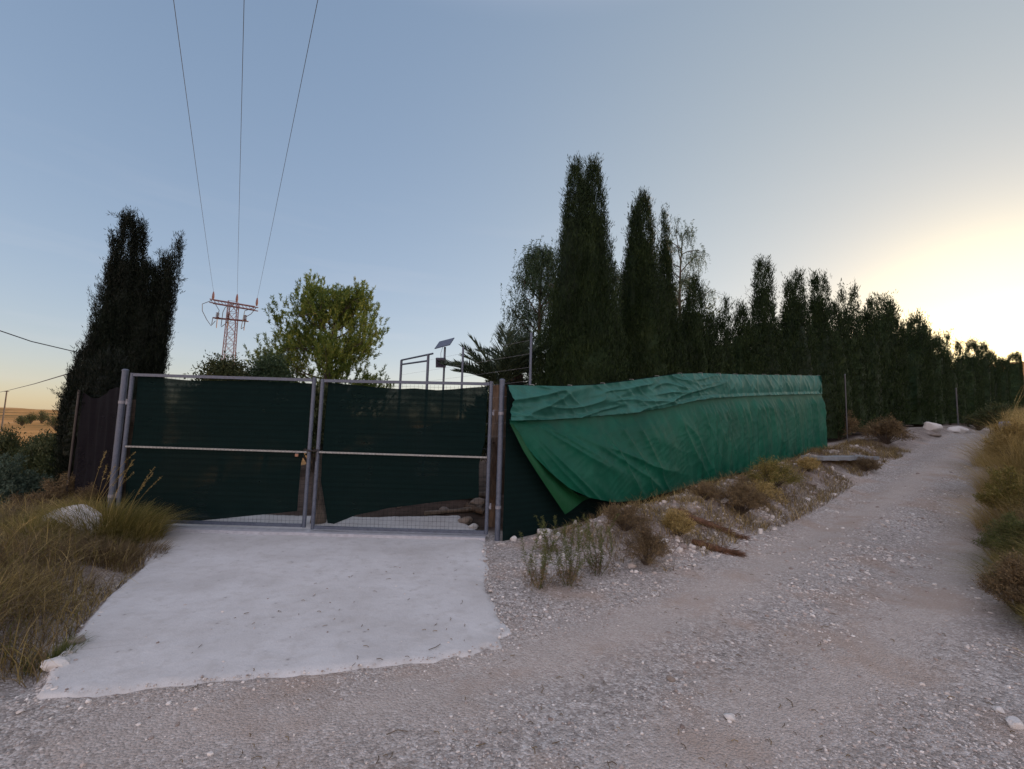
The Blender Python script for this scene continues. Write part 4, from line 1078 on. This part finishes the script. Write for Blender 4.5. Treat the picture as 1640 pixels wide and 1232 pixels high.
tag(grass_field('grass', 16000, left_region, lambda x, y, g: left_h(x, y, g) * 1.15, 'drygrass', 103, .0045, (.2, 1.6)), kind='stuff')
tag(grass_field('grass', 14000, left_region, lambda x, y, g: left_h(x, y, g) * .9, 'olivegrass', 102, .005), kind='stuff')

def clump(cx, cy, rx, ry, n, hm, label, mat, seed, lean=(.3, 1.1), wid=.005, stalks=0, cat='grass tuft', group=None, name='grass_tuft'):
    g = rng(seed); a = g.uniform(0, 6.283, n); r = g.random(n) ** .7; x = cx + rx * r * np.cos(a); y = cy + ry * r * np.sin(a); z = h(x, y) - .02
    root = thing(name, (cx, cy, float(h(cx, cy))), label, cat, group)
    m = Mesh(); hh = hm * g.uniform(.45, 1.1, n) * (1 - .35 * r); m.strips(np.stack([x, y, z], 1), hh, a + g.normal(0, .5, n), g.uniform(*lean, n) * (.4 + .8 * r), g.uniform(.6, 1.4, n) * wid, g)
    build_on(m, 'blades', M[mat], root)
    if stalks:
        m = Mesh()
        for i in range(stalks):
            a0 = g.uniform(0, 6.28); b = np.array([cx + .4 * rx * math.cos(a0), cy + .4 * ry * math.sin(a0), 0]); b[2] = h(b[0], b[1]); Ls = hm * g.uniform(1.3, 2.0); ln = g.uniform(.15, .8); dr = g.uniform(-.9, .9)
            P = [b + np.array([math.cos(dr) * ln * Ls * t ** 1.5, -.1 * t, Ls * (t - .2 * t * t)]) for t in np.linspace(0, 1, 8)]; m.tube(P, np.linspace(.003, .0012, 8), 4)
            k = 40; t = g.uniform(.72, 1, k); P = np.array(P); Q = np.stack([np.interp(t * 7, range(8), P[:, j]) for j in range(3)], 1); m.leaves(Q, g.normal(0, .5, (k, 3)) + (P[-1] - P[-2]) * 8, .03, .005, g)
        build_on(m, 'seed_stalks', M['drygrass'], root)
    return root
GL = 'grass tufts on the left bank'
clump(-5.0, 5.62, .62, .4, 6000, .66, 'large olive tuft with seed stalks in front of the left gate leaf', 'olivegrass', 111, (.3, 1.2), .005, 12, group=GL)
clump(-4.35, 5.0, .5, .4, 2200, .30, 'brownish tuft at the upper left corner of the concrete', 'brownbrush', 112, group=GL)
clump(-5.3, 5.0, .55, .4, 2600, .42, 'olive tuft overlapping the right end of the pale rock', 'olivegrass', 113, group=GL)
clump(-5.0, 4.2, .6, .45, 2600, .36, 'pale straw tuft halfway down the left bank', 'drygrass', 114, (.4, 1.3), stalks=6, group=GL)
clump(-4.1, 3.55, .5, .4, 2000, .30, 'straw tuft leaning towards the road, lower left bank', 'drygrass', 115, (.5, 1.4), group=GL)
clump(-2.98, 3.05, .14, .12, 500, .16, 'small green weed at the lower left corner of the concrete', 'weed', 116, group=GL)
clump(-6.2, 4.9, .6, .5, 2400, .4, 'brown grass tuft left of the pale rock', 'brownbrush', 117, group=GL)
for i, (px, py) in enumerate(((206, 760), (213, 700))):
    pass

# right bank
def right_region(g, n):
    u = .6 + 30 * g.random(n) ** 1.6; v = v_right(u) - .3 - 3.2 * g.random(n) ** 1.3 + .35 * (fbm(u * 1.5, 0 * u, 7) - .5)
    x, y = xy_of(u, v); ok = (fbm(x * 1.5, y * 1.5, 24, 3) > .3) & (g.random(n) < smooth(u, .3, 2.2) + .05); return np.stack([x[ok], y[ok]], 1)
def right_h(x, y, g):
    u, v = uv_of(x, y); r = v_right(u) - v
    return (.14 + .36 * smooth(r, .1, .9) * (.5 + fbm(x, y, 25, 3)) * smooth(u, .8, 3)) * g.uniform(.4, 1.3, len(x))
toroad = lambda x, y, g: math.atan2(FD[0], -FD[1]) + g.normal(0, .8, len(x))
tag(grass_field('grass', 46000, right_region, right_h, 'olivegrass', 121, .006, (.4, 1.4), toroad), kind='stuff')
tag(grass_field('grass', 26000, right_region, lambda x, y, g: right_h(x, y, g) * 1.15, 'drygrass', 122, .006, (.4, 1.4), toroad), kind='stuff')
GR = 'grass tufts on the right bank'
bush(1622, 842, 80, 95, 'olive bush at the right picture edge, above the olive tuft', 154, 'olivegrass', 'bushes on the right bank', dens=2.2, leafL=.045, leafW=.012)
bush(1636, 905, 90, 80, 'yellow green bush at the right picture edge, lower on the bank', 155, 'weed', 'bushes on the right bank', dens=2.2, leafL=.05, leafW=.008)
bush(1632, 985, 80, 90, 'dark tangled bush at the right picture edge, lowest on the bank', 156, 'brownbrush', 'bushes on the right bank', dens=2.0, leafL=.04, leafW=.007)
bush(1628, 760, 70, 100, 'tangled straw bush at the right picture edge, highest on the bank', 157, 'drygrass', 'bushes on the right bank', dens=2.6, leafL=.08, leafW=.006)
def rc(u, dv, rx, n, hm, label, mat, seed, st=0):
    x, y = xy_of(u, v_right(u) - dv); clump(float(x), float(y), rx, rx, n, hm, label, mat, seed, (.2, 1.7), .0042, st + 6, group=GR)
rc(2.9, .5, .45, 3200, .55, 'dense olive tuft bulging over the road edge at the right', 'olivegrass', 131)
rc(4.3, .5, .45, 3200, .7, 'brown straw tuft higher on the right bank', 'brownbrush', 132, 6)
rc(6.2, .38, .5, 2800, .85, 'tall straw tuft on the right bank facing the tarp', 'drygrass', 133, 10)
rc(9.0, .45, .6, 3400, 1.15, 'tall golden tuft near the top of the right bank', 'drygrass', 134, 16)
rc(13.0, .5, .8, 3400, 1.3, 'golden tuft beside the blue barrel at the top of the bank', 'drygrass', 135, 8)
rc(1.7, .55, .3, 900, .26, 'small sparse tuft low at the right edge of the view', 'olivegrass', 136)

def bank_region(g, n):
    u = .4 + 15 * g.random(n); v = -.15 - (1 + .1 - v_left(u) - .9) * g.random(n); x, y = xy_of(u, v)
    ok = (fbm(x * 2.1, y * 2.1, 34, 3) > .44) & (v > v_left(u) - .15); return np.stack([x[ok], y[ok]], 1)
tag(grass_field('grass', 30000, bank_region, lambda x, y, g: (.07 + .2 * fbm(x * 1.4, y * 1.4, 35, 3)) * g.uniform(.4, 1.3, len(x)), 'brownbrush', 123, .0045, (.4, 1.3)), kind='stuff')
tag(grass_field('grass', 14000, bank_region, lambda x, y, g: (.07 + .22 * fbm(x * 1.4, y * 1.4, 37, 3)) * g.uniform(.4, 1.3, len(x)), 'drygrass', 124, .0045, (.4, 1.3)), kind='stuff')
# brush on the bank under the tarp
GB = 'dry brush between the track and the fence'
bush(1035, 905, 80, 62, 'grey brown brush in front of the sagging tarp, nearest the weeds', 141, 'brownbrush', GB, dens=1.5, leafL=.045, leafW=.006)
bush(1000, 850, 90, 40, 'dark twiggy brush right under the tarp sag', 142, 'brownbrush', GB, dens=1.2, leafL=.045, leafW=.006)
bush(1085, 860, 55, 45, 'small straw brush left of the brown palm frond', 143, 'drygrass', GB, dens=1.2, leafL=.05, leafW=.005)
bush(1185, 825, 90, 60, 'reddish brown brush on the bank below the middle of the tarp', 144, 'brownbrush', GB, dens=2.0, leafL=.05, leafW=.006)
bush(1235, 785, 95, 50, 'yellowish brush on the bank below the right half of the tarp', 145, 'olivegrass', GB, dens=2.0, leafL=.055, leafW=.006)
bush(1215, 810, 80, 40, 'straw coloured brush spilling onto the track edge', 146, 'drygrass', GB, dens=1.5, leafL=.055, leafW=.006)
bush(1130, 800, 50, 26, 'low dark brush in the hollow under the tarp hem', 147, 'brownbrush', GB, dens=1.0, leafL=.045, leafW=.006)
bush(1420, 712, 70, 42, 'brown brush at the foot of the hedge beyond the concrete slab', 148, 'brownbrush', GB, dens=2.0, leafL=.07, leafW=.008)
bush(1345, 705, 60, 50, 'dark brush just past the far tarp corner', 149, 'brownbrush', GB, dens=1.6, leafL=.07, leafW=.008)
bush(1385, 755, 40, 22, 'small dark tuft of brush under the slab end', 150, 'brownbrush', GB, dens=1.2, leafL=.05, leafW=.006)
bush(1295, 755, 36, 22, 'little straw tuft beside the near end of the slab', 151, 'drygrass', GB, dens=1.0, leafL=.05, leafW=.006)
bush(1600, 690, 60, 45, 'green brown bush where the track tops out', 152, 'shrub', GB, dens=1.4, leafL=.06, leafW=.014)
bush(1568, 690, 40, 28, 'low green bush between the pale stones and the right bank', 153, 'shrub', GB, dens=1.2, leafL=.06, leafW=.012)

# upright green weeds by the right gate post
def upright_weed(px, py, hpx, n, wpx, label, seed):
    g = rng(seed); B = on_ground(px, py); s_ = B[1] / FPX; root = thing('weed', tuple(B), label, 'weed', 'upright weeds beside the concrete')
    S = Mesh(); m = Mesh(); br = Mesh()
    for i in range(n):
        a = g.uniform(0, 6.283); L = hpx * s_ * g.choice([1.0, .9, .75, .55, .45]) * g.uniform(.85, 1.05); sp_ = wpx * s_ / 2 * (.3 + 1.0 * g.random()); cv = g.normal(0, .03, 2)
        P = [B + np.array([math.cos(a) * sp_ * (.2 + .8 * t ** 1.3) + cv[0] * math.sin(t * 4), math.sin(a) * sp_ * (.2 + .8 * t ** 1.3) + cv[1] * math.sin(t * 3), L * t]) for t in np.linspace(0, 1, 7)]; S.tube(P, np.linspace(.003, .0012, 7), 4)
        k = int(L * 300); t = g.uniform(.1, 1, k) ** .8; P = np.array(P); Q = np.stack([np.interp(t * 6, range(7), P[:, j]) for j in range(3)], 1)
        D = np.stack([g.normal(0, 1, k), g.normal(0, 1, k), g.uniform(-.2, 1.2, k)], 1)
        up = t > .42; m.leaves(Q[up], D[up], (g.uniform(.03, .07, k) * (1.15 - .6 * t))[up], g.uniform(.003, .007, k)[up], g); br.leaves(Q[~up], D[~up], (g.uniform(.02, .05, k))[~up], g.uniform(.003, .007, k)[~up], g)
    k = 500; a = g.uniform(0, 6.283, k); r = wpx * s_ * .42 * g.random(k) ** .6; P = B + np.stack([r * np.cos(a), r * np.sin(a), .01 + .12 * g.random(k) * hpx / 100], 1)
    br.leaves(P, g.normal(0, .7, (k, 3)) + [0, 0, .6], g.uniform(.03, .07, k), g.uniform(.003, .006, k), g)
    build_on(S, 'stem', M['weed'], root); build_on(m, 'leaves', M['weed'], root); build_on(br, 'dry_leaves', M['brownbrush'], root)
upright_weed(863, 942, 100, 11, 64, 'tallest upright green weed, nearest the concrete edge', 161)
upright_weed(910, 938, 96, 15, 62, 'middle upright weed, brownish at its foot', 162)
upright_weed(958, 920, 84, 13, 74, 'rightmost upright weed, bushy with a pointed top', 163)
upright_weed(880, 885, 60, 6, 50, 'faint weed against the dark netting by the white stone', 164)

# ------------------------------------------------------------------ stones
rock('rock', 104, 868, (.6, .26, .3), 'large whitish rock ledge in the grass left of the gate', 'white_rock', 1, .35, world=(*at_y(112, 860, 5.6)[:2], 0.12))
rock('stone', 871, 857, (.13, .09, .075), 'flat pale stone lying under the netting near the gate post', 'white_rock', 2)
rock('stone', 822, 866, (.05, .05, .05), 'small round pinkish stone right of the gate post', 'white_rock', 3)
rock('stone', 917, 838, (.085, .06, .045), 'pale stone on the bank right under the folded tarp corner', 'white_rock', 4)
rock('stone', 893, 860, (.055, .045, .045), 'small pale stone touching the flat pale one', 'white_rock', 5)
rock('stone', 916, 853, (.04, .04, .035), 'little grey stone between the weeds and the tarp', 'brown_rock', 6)
rock('stone', 1168, 1152, (.032, .028, .024), 'small white stone lying in the middle foreground of the track', 'white_rock', 7)
rock('stone', 1075, 1090, (.03, .026, .022), 'small dark stone lying in the foreground left of the white one', 'brown_rock', 8)
rock('stone', 1494, 690, (.42, .3, .34), 'pale boulder at the hedge foot, left of a pair', 'white_rock', 9)
rock('stone', 1526, 692, (.3, .2, .22), 'smaller pale boulder of the pair below the farthest post', 'white_rock', 10)
rock('stone', 1537, 693, (.42, .3, .26), 'wider pale boulder of the pair below the farthest post', 'white_rock', 11)
rock('stone', 1496, 700, (.3, .2, .1), 'brownish stone just below the left pale boulder', 'brown_rock', 12)
rock('stone', 1103, 822, (.1, .07, .05), 'tan stone half buried below the tarp hem', 'brown_rock', 13)
rock('stone', 1627, 1165, (.05, .04, .035), 'grey stone among rubble at the lower right corner', 'white_rock', 14)
rock('stone', 1600, 1140, (.03, .025, .02), 'small grey stone left of the corner rubble stone', 'white_rock', 15)
rock('stone', 1222, 777, (.09, .07, .07), 'grey lump of rubble on the bank before the slab', 'brown_rock', 16)
rock('stone', 1300, 778, (.11, .08, .07), 'jagged grey stone at the near foot of the slab', 'brown_rock', 17)
rock('stone', 1462, 845 - 20, (.035, .03, .02), 'small pale stone in the middle of the track', 'white_rock', 18)
rock('stone', 905, 892, (.045, .04, .03), 'small greyish stone on the bank behind the middle weed', 'white_rock', 19)
rock('stone', 1065, 868, (.05, .04, .035), 'white chip beside the lower brown frond', 'white_rock', 20)
rock('stone', 90, 1068, (.09, .06, .04), 'whitish flat stone at the lower left corner of the concrete', 'white_rock', 22)
rock('stone', 122, 1035, (.05, .05, .04), 'greyish stone on the left edge of the concrete', 'brown_rock', 23)

# loose rubble on the spoil bank
g = rng(78); m = Mesh(); n = 2600; u = .3 + 14 * g.random(n) ** 1.2; v = -.1 - 1.9 * g.random(n); x, y = xy_of(u, v)
ok = (v > v_left(u) - .15) & (fbm(x * 2, y * 2, 92, 3) > .42); x, y = x[ok], y[ok]; sz = np.clip(.010 + .012 * g.exponential(1, len(x)), .008, .06)
scatter_stones(m, np.stack([x, y, h(x, y) + sz * .15], 1), sz, g, .8)
tag(m.build('rubble', M['gravel']), kind='stuff')
# twigs and dry leaves lying on the track
g = rng(77); m = Mesh()
for i in range(420):
    r_ = 1.8 + 7 * g.random() ** 1.4; a = g.uniform(-.6, .85); x, y = r_ * math.sin(a), r_ * math.cos(a); u, v = uv_of(x, y)
    if v > -.3 or v_right(u) - v > .2: continue
    z = float(h(x, y)) + .006 + (.02 if slab_mask(x, y) > 0 else 0); b = g.uniform(0, 3.14); L = g.uniform(.012, .05) * (1 if i % 9 else 2.2)
    m.tube([(x, y, z), (x + math.cos(b) * L * .5, y + math.sin(b) * L * .5, z + .004), (x + math.cos(b + .3) * L, y + math.sin(b + .3) * L, z)], .0016 + .001 * g.random(), 4)
tag(m.build('twig_litter', M['brownbrush']), kind='stuff')
# dead palm fronds on the bank
def dead_frond(a, b, r, label, seed):
    A, B = on_ground(*a), on_ground(*b); g = rng(seed); root = thing('palm_frond', tuple(A), label, 'dead frond', 'dead palm fronds on the bank')
    n = 12; P = []
    for i in range(n):
        t = i / (n - 1); p = A * (1 - t) + B * t; p[2] = h(p[0], p[1]) + r * .5 * (1 - .7 * t) + .02; P.append(p)
    m = Mesh(); m.tube(P, [r * f for f in np.interp(np.linspace(0, 1, n), [0, .15, .5, .8, 1], [.5, 1, .8, .4, .12])], 9); build_on(m, 'stalk', M['frond_dead'], root, False)
    m = Mesh(); k = 700; t = g.random(k); P = np.array(P); Q = np.stack([np.interp(t * (n - 1), range(n), P[:, j]) for j in range(3)], 1) + g.normal(0, r * .45, (k, 3)) * np.array([1, 1, .7])
    m.leaves(Q, np.tile((B - A) / np.linalg.norm(B - A), (k, 1)) + g.normal(0, .22, (k, 3)), g.uniform(.06, .16, k), .008, g); build_on(m, 'fibres', M['frond_dead'], root)
dead_frond((1085, 822), (1190, 864), .055, 'longer brown palm frond pointing down the bank to the track', 171)
dead_frond((1108, 872), (1180, 890), .045, 'shorter brown palm frond lying below the longer one', 172)

# broken concrete slab with a hollow under it
def slab_end():
    A, B = on_ground(1300, 738), on_ground(1392, 740); A[2] += .1; B[2] += .16
    root = thing('concrete_slab', tuple(A), 'broken grey concrete slab jutting over a hollow at the track edge', 'slab')
    d = B - A; L = np.linalg.norm(d[:2]); dx, dy = d[0] / L, d[1] / L; m = Mesh(); nx, ny = 30, 8; V = []
    g = rng(8)
    for top in (1, 0):
        for j in range(ny):
            for i in range(nx):
                s_, t = i / (nx - 1) * L * (1 - .06 * noise(j * 1.3, 0, 2)), (j / (ny - 1) - .5) * .55 * (1 + .18 * (noise(i * .6, 0, 5) - .5))
                V.append((A[0] + dx * s_ - dy * t, A[1] + dy * s_ + dx * t, A[2] + d[2] * i / (nx - 1) + (.0 if top else -.09) + .02 * noise(i * .5, j * .9 + 7 * (1 - top), 3)))
    o = nx * ny; F = []
    for j in range(ny - 1):
        for i in range(nx - 1):
            a = j * nx + i; F += [[a, a + 1, a + nx + 1, a + nx], [o + a, o + a + nx, o + a + nx + 1, o + a + 1]]
    for i in range(nx - 1): F += [[i, o + i, o + i + 1, i + 1], [(ny - 1) * nx + i, (ny - 1) * nx + i + 1, o + (ny - 1) * nx + i + 1, o + (ny - 1) * nx + i]]
    for j in range(ny - 1): F += [[j * nx, (j + 1) * nx, o + (j + 1) * nx, o + j * nx], [j * nx + nx - 1, o + j * nx + nx - 1, o + (j + 1) * nx + nx - 1, (j + 1) * nx + nx - 1]]
    m.add(V, F); build_on(m, 'slab', plain('grey_concrete', (.19, .2, .21), .9), root)
    m = Mesh(); C = B.copy(); m.box((C[0] - dx * .1, C[1] - dy * .1, C[2] - .22), (.3, .35, .28)); build_on(m, 'footing', M['brown_rock'], root)
slab_end()

# blue barrel at the top of the right bank
P = at_y(1612, 688, 15.0)
br = thing('barrel', (P[0], P[1], P[2] - .25), 'small blue barrel half hidden in golden grass at the top right', 'barrel')
m = Mesh(); zz = P[2] - .25
prof_ = [(0, .15), (.03, .17), (.15, .18), (.17, .188), (.19, .18), (.36, .18), (.38, .188), (.40, .18), (.5, .165), (.52, .14)]
m.tube([(P[0], P[1], zz + a) for a, _ in prof_], [b for _, b in prof_], 20); build_on(m, 'body', M['blue'], br, True)
m = Mesh(); m.tube([(P[0] + .07, P[1], zz + .52), (P[0] + .07, P[1], zz + .545)], .03, 10); build_on(m, 'cap', M['white_plastic'], br)

# ------------------------------------------------------------------ behind the gate
def stub(name, px, py0, py1, Y, r, label, mat, cat, seed, lean=0):
    A, B = at_y(px, py0, Y), at_y(px, py1, Y); z0 = float(h(A[0], A[1])); g = rng(seed)
    root = thing(name, (A[0], A[1], z0), label, cat)
    n = 12; P = []; R_ = []
    for i in range(n):
        t = i / (n - 1); P.append((A[0] + lean * t + .02 * math.sin(t * 9), A[1], (z0 - .05) * (1 - t) + B[2] * t)); R_.append(r * (1.1 - .25 * t + .12 * g.normal()))
    m = Mesh(); m.tube(P, R_, 12); build_on(m, 'trunk', M[mat], root, False)
    for i in range(5):
        m = Mesh(); t = g.uniform(.3, 1); p = np.array(P[int(t * (n - 1))]); a = g.uniform(0, 6.28); m.tube([p, p + [math.cos(a) * r * 1.4, math.sin(a) * r * 1.4, .06]], [.03, .012], 5)
        build_on(m, 'branch_stub', M[mat], root)
stub('tree_stump', 509, 830, 722, 6.85, .10, 'pale rough stump showing between the two gate leaves', 'wood', 'stump', 1)
stub('tree_stump', 788, 850, 700, 6.95, .09, 'reddish brown trunk stub behind the right gate post', 'palmbark', 'stump', 2)
stub('tree_stump', 196, 840, 640, 6.75, .07, 'knotty brown stub behind the left edge of the gate', 'palmbark', 'stump', 3)
def log(a, b, Y, Y2, r, label, seed, mat='wood'):
    A, B = at_y(a[0], a[1], Y), at_y(b[0], b[1], Y2); A[2] = h(A[0], A[1]) + r; B[2] = h(B[0], B[1]) + r * 1.4
    root = thing('log', tuple(A), label, 'log', 'logs lying behind the gate'); g = rng(seed); n = 8
    P = [A * (1 - t) + B * t + g.normal(0, r * .15, 3) for t in np.linspace(0, 1, n)]; m = Mesh(); m.tube(P, r * g.uniform(.8, 1.15, n), 9); build_on(m, 'trunk', M[mat], root, False)
    d = (B - A) / np.linalg.norm(B - A); m = Mesh(); m.tube([P[0] - d * .004, P[0] - d * .001], r * .9, 9); build_on(m, 'cut_end', plain('cut_wood' + str(seed), (.4, .3, .2), .8), root)
log((680, 830), (770, 836), 7.3, 7.5, .035, 'thin straight pole lying behind the torn netting', 1)
log((700, 815), (780, 800), 8.0, 7.9, .07, 'thick dark log on the heap behind the right gate leaf', 2, 'bark')
log((745, 822), (775, 806), 7.6, 7.3, .05, 'short log leaning on the heap near the trunk stub', 3, 'palmbark')
for i, (px, py, Y, s_, lab) in enumerate(((745, 838, 7.0, .12, 'dark lump of rubble behind the gate beside the short log'), (757, 842, 6.75, .08, 'flat pale rubble stone right behind the bottom rail'), (710, 830, 7.5, .09, 'angular rubble stone behind the torn netting'),
                                  (765, 800, 7.7, .14, 'biggest round stone on the heap behind the gate'), (640, 826, 7.8, .05, 'tiny light stone behind the middle of the right gate leaf'), (775, 790, 7.9, .1, 'upper stone on the heap beside the trunk stub'))):
    P = at_y(px, py, Y); rock('stone', 0, 0, (s_, s_ * .8, s_ * .65), lab, 'brown_rock' if i != 1 else 'white_rock', 40 + i, world=(P[0], P[1], float(h(P[0], P[1]))), group='rubble behind the gate')

# ------------------------------------------------------------------ pylon and wires
def pylon():
    Yp = 40.0; C0 = at_y(370, 600, Yp); C0[2] = float(h(C0[0], C0[1])); cx, cy = -26.2, Yp; zt = at_y(379, 484, Yp)[2]
    root = thing('pylon', (cx, cy, C0[2]), 'reddish lattice power pylon with a tilted crossarm left of the pine', 'pylon')
    z0 = C0[2] - .3
    def corner(i, z):
        w_ = np.interp(z, [z0, zt], [.55, .36]); a = [(-1, -1), (1, -1), (1, 1), (-1, 1)][i]; cr, sr_ = math.cos(.35), math.sin(.35); return np.array([cx + (a[0] * cr - a[1] * sr_) * w_ , cy + (a[0] * sr_ + a[1] * cr) * w_, z])
    for i in range(4):
        m = Mesh(); m.tube([corner(i, z0), corner(i, zt)], .042, 4); build_on(m, 'leg', M['pylon'], root)
    m = Mesh(); lv = np.linspace(z0, zt, 15)
    for k in range(14):
        for i in range(4):
            j = (i + 1) % 4; m.tube([corner(i, lv[k]), corner(j, lv[k + 1])], .018, 4); m.tube([corner(j, lv[k]), corner(i, lv[k + 1])], .018, 4); m.tube([corner(i, lv[k + 1]), corner(j, lv[k + 1])], .018, 4)
    build_on(m, 'bracing', M['pylon'], root)
    L = at_y(339, 480, Yp); Rr = at_y(411, 492, Yp - .8); m = Mesh(); dd = (Rr - L); nrm = np.array([-dd[1], dd[0], 0]); nrm /= np.linalg.norm(nrm)
    A1_, A2_ = L + nrm * .2, L - nrm * .2; B1_, B2_ = Rr + nrm * .2, Rr - nrm * .2; dn = np.array([0, 0, -.32])
    for a, b in ((A1_, B1_), (A2_, B2_), (A1_ + dn, B1_ + dn), (A2_ + dn, B2_ + dn)): m.tube([a, b], .05, 4)
    for k in range(13):
        t, t2 = k / 13, (k + 1) / 13
        m.tube([A2_ + (B2_ - A2_) * t, A2_ + dn + (B2_ - A2_) * t2], .025, 4); m.tube([A1_ + (B1_ - A1_) * t, A2_ + (B2_ - A2_) * t2], .025, 4)
    build_on(m, 'crossarm', M['pylon'], root)
    L2, R2_ = at_y(341, 509, Yp), at_y(395, 514, Yp); m = Mesh(); m.tube([L2, R2_], .07, 4); m.tube([L2 + [0, .3, 0], R2_ + [0, .3, 0]], .05, 4); build_on(m, 'lower_arm', M['pylon'], root)
    tops = []
    for (px, py) in ((341, 480), (379, 484), (411, 490)):
        P = at_y(px, py, Yp - .3); m = Mesh(); m.tube([P, P + [0, 0, .25], P + [0, 0, .5], P + [0, 0, .75]], [.07, .11, .09, .04], 8); build_on(m, 'insulator', M['insulator'], root); tops.append(P + [0, 0, .72])
    for (px, py) in ((348, 510), (365, 510), (392, 514)):
        P = at_y(px, py, Yp - .2); m = Mesh()
        for k in range(5): m.tube([P + [0, 0, .1 + k * .12 - .1], P + [0, 0, .16 + k * .12 - .1]], [.17, .08], 8)
        m.tube([P + [0, 0, -.1], P + [0, 0, -.9]], .035, 6); build_on(m, 'fuse_insulator', M['insulator'], root)
    m = Mesh()
    for pts_ in (((340, 481), (324, 487), (324, 498), (331, 512), (338, 522), (345, 514)), ((343, 484), (351, 497), (349, 506)), ((378, 486), (361, 492), (357, 500), (354, 522)), ((354, 524), (362, 518), (366, 512)),
                 ((409, 492), (392, 498), (390, 508), (386, 526)), ((411, 492), (402, 503), (393, 508)), ((386, 527), (391, 524), (393, 514)), ((341, 508), (339, 520))):
        m.tube([at_y(p[0], p[1], Yp - .5) for p in pts_], .03, 5)
    build_on(m, 'jumper_wire', M['cable'], root)
    return tops
tops = pylon()
labs = ['left overhead wire running from the pylon over the camera', 'middle overhead wire running from the pylon over the camera', 'right overhead wire running from the pylon over the camera']
for T, (px, py), lab in zip(tops, ((278, 0), (391, 0), (509, 0)), labs):
    # each wire passes the sight line (px, 0) where it is 10.6 m from the lens plane
    Yb = 11.0; Bq = at_y(px, py, Yb); d = (Bq - T) / (T[1] - Yb); ts = np.linspace(0, 1, 60); E_ = T + d * (T[1] + 45.0)
    P = []
    for t in ts:
        p = T * (1 - t) + E_ * t; tb = (T[1] - Yb) / (T[1] + 45.0); p[2] = T[2] + (Bq[2] - T[2]) * (t / tb) if False else p[2]; P.append(p)
    P = np.array(P); span = T[1] + 45
    tb = (T[1] - Yb) / span; zt = T[2]; zb_ = Bq[2]; S_ = .9; sag = lambda t: -4 * S_ * t * (1 - t)
    end = (zb_ - zt - sag(tb)) / tb; P[:, 2] = zt + end * ts + sag(ts)
    m = Mesh(); m.tube(P, .009, 5, caps=False); tag(m.build('power_cable', M['cable']), lab, 'power line', 'three wires of the power line')

# pole hidden behind the left cypress, with the two service cables that reach it
P = at_y(205, 640, 14.0); z0 = float(h(P[0], P[1])); zt = at_y(205, 560, 14.0)[2]
ur = thing('utility_pole', (P[0], P[1], z0), 'wooden pole hidden behind the black leaning cypress', 'utility pole')
m = Mesh(); m.tube([(P[0], P[1], z0 - .2), (P[0], P[1], zt + .3)], [.13, .09], 10); build_on(m, 'shaft', M['wood'], ur, True)
m = Mesh(); m.tube([(P[0] - .12, P[1], zt + .05), (P[0] + .12, P[1], zt + .05)], .03, 6); build_on(m, 'insulator', M['insulator'], ur)
A = at_y(-120, 480, 8.0); m = Mesh(); Q = [at_y(-220, 440, 7.0), at_y(-100, 494, 9.5), at_y(0, 530, 10.9), at_y(50, 547, 11.7), at_y(135, 567, 13.0), np.array([P[0], P[1], zt + .05])]
m.tube(Q, .014, 5, caps=False); tag(m.build('power_cable', M['cable']), 'thick cable sagging from the left edge to the black cypress', 'cable')
P2 = at_y(11, 626, 60.0); zg = float(h(P2[0], P2[1]))
pr = thing('utility_pole', (P2[0], P2[1], zg), 'small distant pole on the ochre field at the left edge', 'utility pole')
m = Mesh(); m.tube([(P2[0], P2[1], zg - .3), (P2[0], P2[1], P2[2])], [.1, .07], 8); build_on(m, 'shaft', M['wood'], pr, True)
m = Mesh(); m.tube([(P2[0] - .3, P2[1], P2[2] - .1), (P2[0] + .3, P2[1], P2[2] - .1)], .05, 6); build_on(m, 'crossbar', M['wood'], pr)
m = Mesh(); Q = [at_y(-60, 640, 70), P2, at_y(55, 615, 38), at_y(105, 600, 24), np.array([P[0], P[1], zt - .5])]
m.tube(Q, .03, 5, caps=False); tag(m.build('power_cable', M['cable']), 'cable rising from the distant pole to the black cypress', 'cable')
